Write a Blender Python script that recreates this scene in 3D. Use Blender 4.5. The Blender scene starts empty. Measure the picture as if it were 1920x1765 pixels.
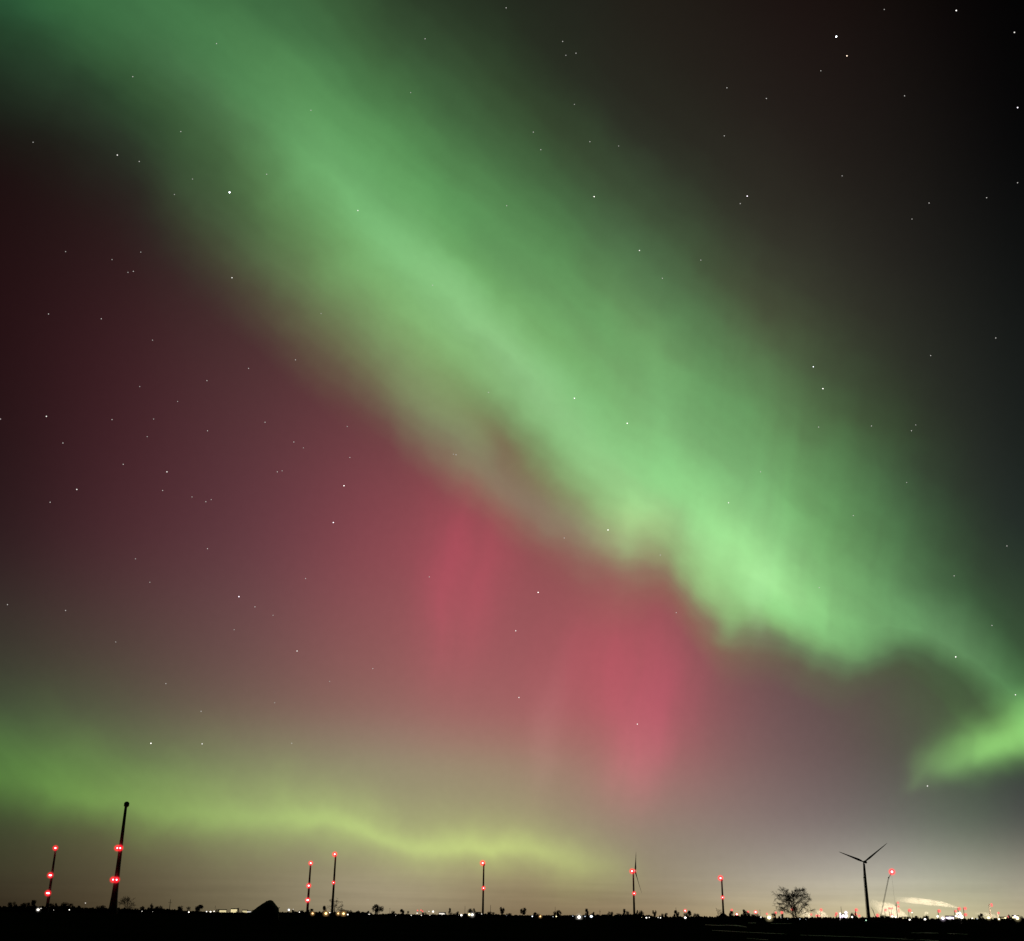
import bpy, math, random
import numpy as np
from mathutils import Vector, Matrix
random.seed(7)
S = bpy.context.scene
COL = S.collection

# ---------------------------------------------------------------- camera
F = 2170.0                      # focal length in pixels of a 1920 wide frame
PITCH = math.radians(21.10); ROLL = 0.0122
R0 = Vector((1, 0, 0)); U0 = Vector((0, -math.sin(PITCH), math.cos(PITCH)))
FW = Vector((0, math.cos(PITCH), math.sin(PITCH)))
RV = R0 * math.cos(ROLL) + U0 * math.sin(ROLL)
UV = U0 * math.cos(ROLL) - R0 * math.sin(ROLL)
CAMZ = 1.7
cam_data = bpy.data.cameras.new('camera'); cam = bpy.data.objects.new('camera', cam_data); COL.objects.link(cam)
cam_data.sensor_fit = 'HORIZONTAL'; cam_data.sensor_width = 36; cam_data.lens = 36 * F / 1920
cam_data.clip_start = 0.1; cam_data.clip_end = 200000
M = Matrix((RV, UV, -FW)).transposed().to_4x4(); M.translation = (0, 0, CAMZ); cam.matrix_world = M
S.camera = cam
S.view_settings.view_transform = 'Standard'; S.view_settings.look = 'None'
S.view_settings.exposure = 0; S.view_settings.gamma = 1; S.view_settings.use_curve_mapping = False
S.cycles.volume_bounces = 2; S.cycles.transparent_max_bounces = 32
S.cycles.volume_max_steps = 64

def ray(px, py):
    return (FW + RV * ((px - 960) / F) - UV * ((py - 882.5) / F)).normalized()
def hy(px): return 1708 + .0122 * px          # the horizon's height at px
def at(px, D):                                # ground point D metres away in the direction of px
    d = ray(px, hy(px)); h = math.hypot(d.x, d.y)
    return Vector((d.x / h * D, d.y / h * D, 0))
def zt(px, py, D):                            # height above ground seen at py at distance D
    d = ray(px, py); return CAMZ + D * d.z / math.hypot(d.x, d.y)
def pt(px, py, D):
    d = ray(px, py); h = math.hypot(d.x, d.y)
    return Vector((d.x / h * D, d.y / h * D, CAMZ + D * d.z / h))
def gpt(px, py):                              # where the line of sight meets the field
    d = ray(px, py); t = -CAMZ / d.z
    return Vector((d.x * t, d.y * t, 0))
def mpp(D): return D / 2324.0                 # metres per photo pixel at D

# ---------------------------------------------------------------- night sky with aurora (world light, fixed to directions)
def lin(c):
    c = c / 255.0
    return c / 12.92 if c <= .04045 else ((c + .055) / 1.055) ** 2.4
def lin3(c): return np.array([lin(v) for v in c])

BX = [0, 240, 480, 720, 960, 1200, 1440, 1680, 1920]
BG = {   # sky glow without the green curtains: skyglow, red aurora, light domes of the towns
 -200: [(10,14,12),(12,16,13),(14,18,14),(18,22,17),(20,22,17),(22,18,15),(16,9,9),(5,3,3),(1,1,1)],
 0:    [(15,18,15),(18,22,18),(22,26,20),(26,30,22),(30,32,24),(32,27,22),(28,18,16),(14,8,8),(2,2,2)],
 300:  [(27,15,15),(34,28,25),(40,38,32),(42,40,34),(44,42,34),(42,40,33),(38,33,29),(24,20,19),(4,5,6)],
 600:  [(36,15,18),(56,28,32),(74,48,48),(84,56,54),(70,60,52),(56,54,44),(50,50,40),(38,38,33),(18,20,20)],
 900:  [(38,22,24),(72,38,44),(96,55,62),(128,68,76),(136,78,78),(120,80,74),(90,76,64),(56,60,50),(28,34,32)],
 1100: [(50,33,35),(82,50,54),(106,66,72),(148,78,86),(150,80,86),(148,82,84),(102,80,74),(62,70,54),(36,48,40)],
 1300: [(62,66,54),(84,78,66),(118,92,84),(148,102,96),(162,96,98),(172,92,98),(112,84,86),(86,78,72),(62,80,54)],
 1380: [(62,76,54),(92,92,72),(124,112,94),(148,122,108),(162,112,104),(166,100,100),(118,92,92),(86,76,74),(56,70,52)],
 1450: [(60,76,48),(82,90,66),(128,126,98),(150,143,114),(156,138,114),(166,112,108),(124,100,98),(92,82,82),(52,56,56)],
 1550: [(60,66,44),(98,94,66),(136,134,100),(152,146,112),(152,144,112),(146,132,116),(136,120,116),(110,106,104),(74,76,74)],
 1620: [(60,58,40),(90,82,60),(128,120,92),(160,150,118),(152,138,106),(146,134,110),(160,151,138),(172,166,157),(138,134,120)],
 1660: [(56,50,36),(86,76,56),(124,114,88),(168,156,128),(146,128,98),(146,132,106),(178,168,148),(192,185,168),(158,152,135)],
 1700: [(48,40,28),(82,70,50),(120,110,84),(162,148,120),(132,114,86),(142,124,96),(184,170,138),(206,194,160),(178,168,140)],
 1740: [(44,36,26),(76,64,46),(114,102,78),(150,136,108),(122,104,78),(138,116,88),(190,168,122),(222,202,156),(188,172,136)],
}
BY = sorted(BG)
BGL = {y: [lin3(c) for c in BG[y]] for y in BY}
def bg_row(y, x):
    a = np.array(BGL[y]); return np.array([np.interp(x, BX, a[:, k]) for k in range(3)])
def bg(x, y):
    y = min(max(y, BY[0]), BY[-1])
    for a, b in zip(BY, BY[1:]):
        if a <= y <= b:
            t = (y - a) / (b - a); return bg_row(a, x) * (1 - t) + bg_row(b, x) * t

RIDGE = [(-200,-80),(0,-40),(120,-20),(240,10),(300,40),(360,80),(420,130),(480,190),(560,262),(640,355),(720,445),(800,518),(880,592),(960,670),(1040,738),(1120,812),(1200,905),(1320,1005),(1440,1080),(1500,1115),(1560,1145),(1640,1170),(1700,1180),(1760,1192),(1820,1215),(1860,1245),(1920,1300),(2120,1480)]
EDGE = [(-200,150),(0,180),(120,220),(240,300),(360,440),(480,540),(560,620),(640,685),(700,740),(760,800),(820,852),(880,885),(940,930),(1000,985),(1060,1018),(1130,1042),(1190,1068),(1230,1032),(1260,1062),(1300,1120),(1350,1186),(1375,1198),(1410,1180),(1460,1190),(1510,1225),(1560,1246),(1600,1252),(1640,1228),(1700,1222),(1760,1250),(1820,1295),(1860,1330),(1920,1400),(2120,1580)]
def _smooth(tab, sg):
    xx = np.arange(-200, 2121, 20.0); a = np.interp(xx, [p[0] for p in tab], [p[1] for p in tab]); out = []
    for x in xx: w = np.exp(-.5 * ((xx - x) / sg) ** 2); out.append((float(x), float((w * a).sum() / w.sum())))
    return [out[0]] + out[2:-2:2] + [out[-1]]
EDGE = _smooth(EDGE, 30); RIDGE = _smooth(RIDGE, 30)
CURT = {  # colours down each meridian of the sky through the great curtain
 0:   [(-300,(30,68,44)),(0,(37,76,50)),(60,(34,62,40)),(130,(30,46,32)),(200,(27,33,25)),(260,(26,23,19)),(330,None)],
 120: [(-300,(44,88,54)),(0,(54,104,62)),(60,(50,90,56)),(130,(44,68,46)),(200,(38,50,36)),(270,(33,36,28)),(340,(32,26,23)),(420,None)],
 240: [(-300,(48,92,56)),(0,(64,114,70)),(60,(62,108,66)),(130,(54,88,54)),(200,(46,72,46)),(270,(42,54,40)),(340,(40,42,34)),(420,(43,34,32)),(500,None)],
 360: [(-300,(44,84,50)),(0,(66,116,70)),(80,(72,122,75)),(160,(70,108,70)),(250,(62,92,58)),(350,(60,80,54)),(430,(58,62,46)),(500,(58,48,42)),(570,None)],
 480: [(-300,(36,66,40)),(0,(62,106,65)),(100,(78,128,78)),(190,(88,144,88)),(260,(86,132,82)),(330,(80,116,72)),(400,(76,104,66)),(470,(82,102,68)),(530,(82,84,62)),(590,(80,66,56)),(660,None)],
 600: [(-300,(26,44,28)),(0,(58,90,56)),(100,(76,124,76)),(200,(94,154,92)),(290,(108,172,106)),(350,(112,174,108)),(420,(108,160,98)),(500,(112,152,94)),(570,(110,130,86)),(630,(104,100,74)),(690,(98,76,64)),(760,None)],
 720: [(-200,(28,36,26)),(0,(48,68,44)),(100,(64,98,60)),(200,(82,136,80)),(300,(100,164,98)),(380,(112,178,110)),(450,(126,190,122)),(520,(122,170,106)),(600,(122,154,100)),(660,(122,138,94)),(720,(118,112,82)),(770,(114,88,76)),(830,None)],
 840: [(-200,(24,30,22)),(0,(42,56,38)),(100,(54,76,50)),(200,(68,108,66)),(300,(86,142,84)),(400,(100,166,98)),(480,(118,184,112)),(545,(140,202,132)),(620,(132,186,118)),(700,(133,168,107)),(770,(138,158,108)),(830,(136,136,104)),(880,(136,108,92)),(940,None)],
 960: [(-200,(22,26,20)),(0,(37,44,32)),(100,(45,60,40)),(200,(56,80,50)),(300,(70,108,66)),(400,(88,140,84)),(500,(104,164,100)),(600,(124,188,116)),(672,(145,200,136)),(750,(134,174,116)),(800,(122,134,92)),(850,(126,116,86)),(900,(134,118,98)),(940,(138,110,94)),(980,(142,90,84)),(1040,None)],
 1080:[(-200,(22,22,18)),(0,(34,36,28)),(150,(40,46,34)),(300,(55,72,48)),(400,(70,104,66)),(500,(90,142,86)),(600,(110,176,106)),(700,(126,192,118)),(775,(142,202,134)),(850,(140,188,124)),(900,(138,170,112)),(940,(136,142,102)),(980,(142,130,106)),(1020,(142,108,94)),(1080,None)],
 1200:[(0,(34,30,24)),(200,(40,40,32)),(300,(50,58,44)),(400,(66,88,60)),(500,(82,118,78)),(600,(102,154,96)),(700,(118,180,112)),(800,(130,190,122)),(880,(142,204,132)),(950,(160,210,140)),(1000,(160,196,132)),(1035,(156,162,116)),(1070,(148,118,98)),(1110,(150,94,88)),(1160,None)],
 1320:[(0,(31,24,20)),(200,(36,34,28)),(350,(46,48,38)),(450,(60,74,52)),(550,(72,100,66)),(650,(88,134,84)),(750,(108,166,104)),(850,(126,188,120)),(950,(150,214,138)),(1020,(162,226,148)),(1070,(154,208,134)),(1110,(138,172,114)),(1150,(132,128,96)),(1190,(132,100,86)),(1250,None)],
 1440:[(0,(26,18,16)),(200,(34,28,25)),(400,(48,46,38)),(500,(58,62,48)),(600,(72,86,60)),(700,(90,122,80)),(800,(108,156,98)),(900,(124,182,116)),(1000,(148,212,138)),(1080,(166,228,150)),(1130,(152,214,138)),(1165,(142,192,122)),(1195,(116,138,98)),(1230,(106,98,82)),(1290,None)],
 1560:[(0,(20,12,12)),(300,(34,28,25)),(500,(46,46,38)),(600,(52,58,44)),(700,(66,84,58)),(800,(82,114,72)),(900,(102,156,96)),(1000,(118,184,110)),(1080,(130,194,120)),(1150,(136,202,126)),(1200,(126,178,114)),(1240,(108,134,94)),(1280,(92,92,78)),(1340,None)],
 1680:[(300,(26,22,20)),(500,(36,34,30)),(600,(41,42,35)),(700,(47,52,41)),(800,(55,68,48)),(900,(66,92,64)),(1000,(80,122,78)),(1100,(98,152,96)),(1165,(112,168,108)),(1195,(104,150,98)),(1225,(86,110,78)),(1255,(78,88,68)),(1310,None)],
 1800:[(600,None),(700,(30,32,28)),(850,(37,42,35)),(950,(43,54,42)),(1050,(52,70,50)),(1130,(66,96,64)),(1180,(88,122,84)),(1212,(98,136,92)),(1245,(82,112,74)),(1280,(72,94,62)),(1340,(72,96,62)),(1400,None)],
 1920:[(700,None),(850,(24,28,28)),(1000,(34,44,40)),(1100,(42,60,46)),(1200,(56,86,56)),(1260,(72,112,68)),(1300,(84,134,80)),(1350,(78,118,72)),(1400,None)],
}
XLO, XHI = -200.0, 2120.0
QLO, QHI = -1.5, 2.0

world = bpy.data.worlds.new('World'); S.world = world; world.use_nodes = True
NT = world.node_tree; NT.nodes.clear()
def nn(t, **k):
    n = NT.nodes.new(t)
    for a, b in k.items(): setattr(n, a, b)
    return n
def put(sock, v):
    if isinstance(v, bpy.types.NodeSocket): NT.links.new(v, sock)
    else: sock.default_value = v
def mt(op, a, b=None, c=None, clamp=False):
    n = nn('ShaderNodeMath', operation=op, use_clamp=clamp); put(n.inputs[0], a)
    if b is not None: put(n.inputs[1], b)
    if c is not None: put(n.inputs[2], c)
    return n.outputs[0]
def vm(op, a, b=None, c=None):
    n = nn('ShaderNodeVectorMath', operation=op); put(n.inputs[0], a)
    if b is not None: put(n.inputs[1], b)
    if c is not None: put(n.inputs[2], c)
    return n.outputs['Value'] if op == 'DOT_PRODUCT' else n.outputs['Vector']
def curve(fac, pts, lo, hi, vlo, vhi):            # smooth function through points, for fac in lo..hi
    n = nn('ShaderNodeFloatCurve'); n.inputs[0].default_value = 1
    put(n.inputs[1], mt('MULTIPLY_ADD', fac, 1 / (hi - lo), -lo / (hi - lo)))
    c = n.mapping.curves[0]; P = [((a - lo) / (hi - lo), (b - vlo) / (vhi - vlo)) for a, b in pts]
    c.points[0].location = P[0]; c.points[1].location = P[-1]
    for p in P[1:-1]: c.points.new(*p)
    for p in c.points: p.handle_type = 'AUTO'
    n.mapping.extend = 'HORIZONTAL'; n.mapping.use_clip = False; n.mapping.update()
    return mt('MULTIPLY_ADD', n.outputs[0], vhi - vlo, vlo)
def ramp(fac01, cols, how='CARDINAL'):
    n = nn('ShaderNodeValToRGB'); put(n.inputs[0], fac01); r = n.color_ramp; r.interpolation = how
    k = len(cols)
    for i in range(1, k - 1): r.elements.new(i / (k - 1))
    for i, c in enumerate(cols):
        r.elements[i].position = i / (k - 1); r.elements[i].color = (max(c[0], 0), max(c[1], 0), max(c[2], 0), 1)
    return n.outputs[0]
def bell(t):                                      # cubic B-spline weight
    a = mt('ABSOLUTE', t)
    c2 = mt('POWER', mt('MAXIMUM', mt('SUBTRACT', 2.0, a), 0.0), 3.0)
    c1 = mt('POWER', mt('MAXIMUM', mt('SUBTRACT', 1.0, a), 0.0), 3.0)
    return mt('MULTIPLY_ADD', c1, -4 / 6, mt('MULTIPLY', c2, 1 / 6))
def gauss(x, x0, s):
    d = mt('MULTIPLY', mt('SUBTRACT', x, x0), 1.0 / s)
    return mt('EXPONENT', mt('MULTIPLY', mt('MULTIPLY', d, d), -0.5))

tc = nn('ShaderNodeTexCoord'); DIR = tc.outputs['Generated']
dF = vm('DOT_PRODUCT', DIR, tuple(FW)); dR = vm('DOT_PRODUCT', DIR, tuple(RV)); dU = vm('DOT_PRODUCT', DIR, tuple(UV))
dFm = mt('MAXIMUM', dF, 0.25)
X0 = mt('MULTIPLY_ADD', mt('DIVIDE', dR, dFm), F, 960.0)      # star-chart coordinates around the aurora
Y0 = mt('MULTIPLY_ADD', mt('DIVIDE', dU, dFm), -F, 882.5)
def noise(scale, detail, seed):
    n = nn('ShaderNodeTexNoise'); n.noise_dimensions = '3D'
    put(n.inputs['Vector'], vm('ADD', DIR, (seed, seed * .7, seed * .3)))
    n.inputs['Scale'].default_value = scale; n.inputs['Detail'].default_value = detail; n.inputs['Roughness'].default_value = .5
    return mt('SUBTRACT', n.outputs[0], 0.5)
n1 = noise(9.0, 2.0, 3.1); n2 = noise(9.0, 2.0, 11.7)
n3 = noise(26.0, 2.0, 21.3); n4 = noise(26.0, 2.0, 33.1)
X = mt('ADD', mt('MULTIPLY_ADD', n1, 60.0, X0), mt('MULTIPLY', n3, 40.0)); Y = mt('ADD', mt('MULTIPLY_ADD', n2, 36.0, Y0), mt('MULTIPLY', n4, 42.0))

# background rows
YI = curve(Y0, [(y, i) for i, y in enumerate(BY)], BY[0], BY[-1], 0, len(BY) - 1)
YI = mt('MINIMUM', mt('MAXIMUM', YI, 0.0), float(len(BY) - 1))
fx = mt('MULTIPLY_ADD', X0, 1 / (XHI - XLO), -XLO / (XHI - XLO), clamp=True)
acc = (0.0, 0.0, 0.0)
xs32 = [XLO + (XHI - XLO) * i / 31 for i in range(32)]
def smooth_row(y):
    a = np.array(BGL[y]); out = []
    for x in xs32: out.append([np.mean([np.interp(x + d, BX, a[:, k]) for d in (-60, -30, 0, 30, 60)]) for k in range(3)])
    return out
rows = [ramp(fx, smooth_row(y), 'B_SPLINE') for y in BY]
for i in range(-1, len(BY) + 1):
    w = bell(mt('SUBTRACT', YI, float(i)))
    acc = vm('MULTIPLY_ADD', rows[min(max(i, 0), len(BY) - 1)], w, acc)

# the great green curtain, in coordinates that follow its ridge and its lower hem
yr = curve(X, RIDGE, XLO, XHI, -200, 1600); ye = curve(X, EDGE, XLO, XHI, -200, 1600)
s = mt('SUBTRACT', Y, yr); W = mt('SUBTRACT', ye, yr)
q = mt('ADD', mt('DIVIDE', mt('MAXIMUM', s, 0.0), W), mt('DIVIDE', mt('MINIMUM', s, 0.0), 600.0))
fq = mt('MULTIPLY_ADD', q, 1 / (QHI - QLO), -QLO / (QHI - QLO), clamp=True)
def interp(tab, x): return float(np.interp(x, [a for a, _ in tab], [b for _, b in tab]))
xi = mt('MULTIPLY', mt('MINIMUM', mt('MAXIMUM', X, 0.0), 1920.0), 1 / 120)
cols = []
for cx in sorted(CURT):
    r_, e_ = interp(RIDGE, cx), interp(EDGE, cx); w_ = e_ - r_
    ys = [p[0] for p in CURT[cx]]
    add = np.array([np.zeros(3) if p[1] is None else np.maximum(lin3(p[1]) - bg(cx, p[0]), 0) for p in CURT[cx]])
    vals = []
    for k in range(32):
        qq = QLO + (QHI - QLO) * k / 31
        y = r_ + qq * (w_ if qq > 0 else 600)
        vals.append([np.interp(y, ys, add[:, c]) for c in range(3)])
    cols.append(ramp(fq, vals))
bgacc = acc; acc = (0.0, 0.0, 0.0)
for i in range(-1, len(cols) + 1):
    w = bell(mt('SUBTRACT', xi, float(i)))
    acc = vm('MULTIPLY_ADD', cols[min(max(i, 0), len(cols) - 1)], w, acc)

# fine structure of the curtain: streaks along it, faint upright rays, bright and dark folds
cb = nn('ShaderNodeCombineXYZ'); put(cb.inputs[0], mt('ADD', mt('MULTIPLY', X, .78 / 620), mt('MULTIPLY', Y, .62 / 620)))
put(cb.inputs[1], mt('ADD', mt('MULTIPLY', X, -.62 / 95), mt('MULTIPLY', Y, .78 / 95)))
sn = nn('ShaderNodeTexNoise'); put(sn.inputs['Vector'], cb.outputs[0]); sn.inputs['Scale'].default_value = 1.0; sn.inputs['Detail'].default_value = 3.0
cr = nn('ShaderNodeCombineXYZ'); put(cr.inputs[0], mt('ADD', mt('MULTIPLY', X, 1 / 55), mt('MULTIPLY', Y, .12 / 55))); put(cr.inputs[1], mt('MULTIPLY', Y, 1 / 420))
rn = nn('ShaderNodeTexNoise'); put(rn.inputs['Vector'], cr.outputs[0]); rn.inputs['Scale'].default_value = 1.0; rn.inputs['Detail'].default_value = 2.0
rays = mt('SUBTRACT', rn.outputs[0], .5)
east = mt('MULTIPLY_ADD', X, 1 / 700, -1.35, clamp=True)
mod = mt('MULTIPLY_ADD', mt('SUBTRACT', sn.outputs[0], .5), .42, 1.0)
mod = mt('ADD', mod, mt('MULTIPLY', mt('MULTIPLY', rays, east), .45))
upside = mt('MULTIPLY', gauss(s, -175.0, 95.0), mt('MULTIPLY_ADD', X, 1 / 400, -1.2, clamp=True))
mod = mt('MULTIPLY_ADD', upside, -.20, mod)
def fold(x0, y0, sx, sy, slant, a):
    global mod
    xx = mt('ADD', X, mt('MULTIPLY', mt('SUBTRACT', Y, y0), slant))
    mod = mt('MULTIPLY_ADD', mt('MULTIPLY', gauss(xx, x0, sx), gauss(Y, y0, sy)), a, mod)
fold(1262, 990, 26, 40, -.5, -.20); fold(1240, 1030, 26, 28, -.5, -.18); fold(1300, 905, 60, 22, -.9, .10)
fold(1180, 965, 34, 34, 0, .16); fold(1350, 985, 30, 40, -.6, .10); fold(1330, 1165, 16, 22, 0, -.25)
fold(1363, 1190, 14, 26, .2, .35); fold(1432, 1195, 22, 22, 0, -.35); fold(1466, 1150, 30, 16, -.8, .14)
fold(940, 840, 26, 40, -.35, -.30); fold(1000, 905, 24, 40, -.8, -.15); fold(1175, 1045, 16, 26, 0, .35)
fold(1235, 800, 26, 70, 0, .05); fold(1080, 860, 40, 50, -.6, .08); fold(1500, 1000, 24, 90, 0, .06)
acc = vm('MULTIPLY_ADD', acc, mt('MAXIMUM', mod, 0.0), bgacc)
def layer(amp, colour):
    global acc
    acc = vm('MULTIPLY_ADD', colour, amp, acc)
def twoside(s, su, sd):                            # soft above, harder below
    a = mt('DIVIDE', mt('MINIMUM', s, 0.0), su); b = mt('DIVIDE', mt('MAXIMUM', s, 0.0), sd); c = mt('ADD', a, b)
    return mt('EXPONENT', mt('MULTIPLY', mt('MULTIPLY', c, c), -0.5))
# low green-yellow arc over the horizon
yb = curve(X, [(-200,1446),(0,1462),(120,1482),(220,1502),(320,1518),(420,1531),(520,1538),(620,1545),(690,1563),(740,1580),(800,1588),(880,1590),(970,1590),(1020,1607),(1100,1624),(1200,1630),(2120,1700)], XLO, XHI, 1300, 1800)
Ab = curve(X, [(-200,.10),(0,.13),(120,.19),(240,.22),(360,.24),(480,.28),(600,.32),(680,.33),(760,.34),(860,.35),(960,.33),(1050,.26),(1120,.15),(1180,.06),(1250,0),(2120,0)], XLO, XHI, 0, 1)
sb = mt('SUBTRACT', Y, yb)
su = curve(X, [(-200,75),(200,62),(500,52),(800,40),(1200,34),(2120,34)], XLO, XHI, 0, 200)
hi = gauss(X, 800.0, 260.0)
wide = mt('ADD', mt('MULTIPLY', twoside(sb, su, 30.0), 0.75), mt('MULTIPLY', twoside(sb, mt('MULTIPLY', su, 1.9), 46.0), 0.25))
thin = twoside(mt('ADD', sb, mt('MULTIPLY', rays, 10.0)), 16.0, 12.0)
prof = mt('ADD', mt('MULTIPLY', wide, mt('MULTIPLY_ADD', hi, -.42, 1.0)), mt('MULTIPLY', thin, mt('MULTIPLY_ADD', hi, .32, .06)))
prof = mt('MULTIPLY', prof, mt('MULTIPLY_ADD', mt('SUBTRACT', sn.outputs[0], .5), .6, .93))
lc = ramp(fx, [(.30 + .34 * min(1, i / 15), 1, .13 + .04 * min(1, i / 15)) for i in range(32)])
layer(mt('MULTIPLY', prof, mt('MAXIMUM', Ab, 0.0)), lc)
# bright patch low on the east side
yp = curve(X, [(-200,1500),(1660,1478),(1740,1440),(1800,1412),(1860,1397),(1900,1382),(1960,1362),(2120,1330)], XLO, XHI, 1300, 1800)
Ap = curve(X, [(-200,0),(1670,0),(1710,.07),(1760,.20),(1820,.37),(1880,.52),(1920,.50),(2000,.3),(2120,.1)], XLO, XHI, 0, 1)
sp = mt('SUBTRACT', Y, yp)
sdn = curve(X, [(-200,20),(1700,14),(1760,20),(1820,25),(1880,29),(1960,32),(2120,32)], XLO, XHI, 0, 100)
layer(mt('MULTIPLY', twoside(sp, 37.0, sdn), mt('MAXIMUM', Ap, 0.0)), (.42, 1, .24))
# red rays
rayk = mt('MULTIPLY_ADD', rays, 1.2, 1.0)
def blob(x0, y0, sx, sy, slant, colour, k=1.0):
    xx = mt('ADD', X, mt('MULTIPLY', mt('SUBTRACT', Y, y0), slant))
    layer(mt('MULTIPLY', mt('MULTIPLY', gauss(xx, x0, sx), gauss(Y, y0, sy)), rayk), tuple(c * k for c in colour))
blob(862, 1100, 52, 120, .08, (.10, .002, .016))
blob(865, 990, 90, 70, -.3, (.035, .002, .006))
blob(1135, 1225, 74, 78, .25, (.065, .0, .010))
blob(1228, 1315, 60, 105, .12, (.088, .0, .018))
blob(1188, 1415, 36, 62, .12, (.10, .006, .024))
blob(1025, 1370, 20, 80, .22, (.04, .02, .02))
# folds in the curtain
blob(1432, 1080, 24, 34, .4, (.02, .035, .02))
blob(1240, 770, 34, 80, .0, (.01, .02, .01))
blob(1422, 1140, 12, 40, .1, (.03, .05, .03))
blob(1190, 985, 42, 30, -.2, (.07, .06, .03))
# faint cloud streaks lit by the towns
st = nn('ShaderNodeTexNoise'); put(st.inputs['Vector'], vm('MULTIPLY', DIR, (3.0, 3.0, 60.0))); st.inputs['Scale'].default_value = 3.0; st.inputs['Detail'].default_value = 3.0
low = gauss(Y0, 1690.0, 32.0)
k = mt('MULTIPLY_ADD', mt('MULTIPLY', mt('SUBTRACT', st.outputs[0], 0.5), low), 0.35, 1.0)
g = noise(3.0, 3.0, 5.0)
k = mt('MULTIPLY', k, mt('MULTIPLY_ADD', g, 0.12, 1.0))
k = mt('MULTIPLY', k, mt('MULTIPLY_ADD', noise(150.0, 2.0, 41.0), 0.06, 1.0))
# the sky behind the viewer is dark
front = mt('MULTIPLY_ADD', dF, 1 / .5, -.0, clamp=True)
k = mt('MULTIPLY', k, mt('MULTIPLY_ADD', front, .985, .015))
acc = vm('MULTIPLY', acc, k)
acc = vm('MAXIMUM', acc, (0.0, 0.0, 0.0))
bgn = nn('ShaderNodeBackground'); put(bgn.inputs[0], acc); bgn.inputs[1].default_value = 1.0
out = nn('ShaderNodeOutputWorld'); NT.links.new(bgn.outputs[0], out.inputs[0])

# ---------------------------------------------------------------- materials
MATS = {}
def diffuse(name, col, rough=.9, noise_amt=.35, scale=.5, spec=.1, metal=0):
    if name in MATS: return MATS[name]
    m = bpy.data.materials.new(name); m.use_nodes = True; t = m.node_tree
    b = t.nodes['Principled BSDF']; b.inputs['Roughness'].default_value = rough
    b.inputs['Specular IOR Level'].default_value = spec; b.inputs['Metallic'].default_value = metal
    n = t.nodes.new('ShaderNodeTexNoise'); n.inputs['Scale'].default_value = scale; n.inputs['Detail'].default_value = 4
    co = t.nodes.new('ShaderNodeTexCoord'); t.links.new(co.outputs['Object'], n.inputs['Vector'])
    r = t.nodes.new('ShaderNodeValToRGB'); t.links.new(n.outputs[0], r.inputs[0])
    r.color_ramp.elements[0].position = .3; r.color_ramp.elements[1].position = .7
    r.color_ramp.elements[0].color = tuple(c * (1 - noise_amt) for c in col) + (1,)
    r.color_ramp.elements[1].color = tuple(c * (1 + noise_amt) for c in col) + (1,)
    t.links.new(r.outputs[0], b.inputs['Base Color']); MATS[name] = m; return m
def emit(name, col, strength):
    if name in MATS: return MATS[name]
    m = bpy.data.materials.new(name); m.use_nodes = True; t = m.node_tree; t.nodes.clear()
    e = t.nodes.new('ShaderNodeEmission'); e.inputs[0].default_value = tuple(col) + (1,); e.inputs[1].default_value = strength
    o = t.nodes.new('ShaderNodeOutputMaterial'); t.links.new(e.outputs[0], o.inputs[0])
    if name.startswith('starlight'): m.cycles.emission_sampling = 'NONE'
    MATS[name] = m; return m
def halo_volume(name, col, strength):      # emissive halo volume imitating lens bloom around a lamp, fading outwards
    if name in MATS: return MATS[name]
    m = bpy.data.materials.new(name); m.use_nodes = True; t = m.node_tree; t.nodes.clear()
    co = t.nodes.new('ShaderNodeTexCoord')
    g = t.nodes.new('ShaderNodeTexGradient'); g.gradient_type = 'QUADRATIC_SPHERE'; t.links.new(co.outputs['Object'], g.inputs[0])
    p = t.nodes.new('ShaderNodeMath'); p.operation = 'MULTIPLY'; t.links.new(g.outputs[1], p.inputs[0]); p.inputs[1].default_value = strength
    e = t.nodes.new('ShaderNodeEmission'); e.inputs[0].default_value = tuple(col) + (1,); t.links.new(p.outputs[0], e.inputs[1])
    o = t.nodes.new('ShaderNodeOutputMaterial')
    if col[1] < .2:                         # red halos also absorb green and blue so the imitated bloom stays saturated
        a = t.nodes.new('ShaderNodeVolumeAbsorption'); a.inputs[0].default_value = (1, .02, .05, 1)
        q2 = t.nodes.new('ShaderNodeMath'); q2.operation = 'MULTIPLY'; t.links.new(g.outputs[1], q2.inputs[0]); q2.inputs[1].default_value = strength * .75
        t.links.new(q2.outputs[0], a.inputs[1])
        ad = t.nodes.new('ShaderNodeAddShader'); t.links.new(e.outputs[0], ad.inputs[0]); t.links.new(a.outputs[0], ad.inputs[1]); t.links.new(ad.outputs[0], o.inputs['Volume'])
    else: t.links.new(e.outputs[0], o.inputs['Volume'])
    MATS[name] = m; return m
M_TOWER = diffuse('painted_tower_steel', (.12, .12, .12), .6, .12, .05, .3)
M_BLADE = diffuse('turbine_blade_paint', (.12, .12, .12), .5, .08, .05, .3)
M_CRANE = diffuse('crane_steel', (.10, .09, .07), .6, .2, .2, .3)
M_BARK = diffuse('tree_bark', (.035, .028, .02), .95, .4, .8, .05)
M_TWIG = diffuse('twigs', (.04, .032, .022), .95, .4, .8, .05)
M_HEDGE = diffuse('winter_hedge', (.03, .027, .018), .95, .4, .3, 0)
M_SOIL = diffuse('field_soil', (.014, .012, .009), 1, .5, .05, 0)
M_TARP = diffuse('dark_tarpaulin', (.010, .010, .010), .8, .3, .5, .05)
M_WALL = diffuse('rendered_wall', (.12, .11, .09), .9, .2, .3, .1)
M_PALE = diffuse('pale_render', (.45, .40, .34), .9, .15, .3, .1)
M_ROOF = diffuse('roof_tiles', (.05, .035, .03), .9, .3, .6, .05)
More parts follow.
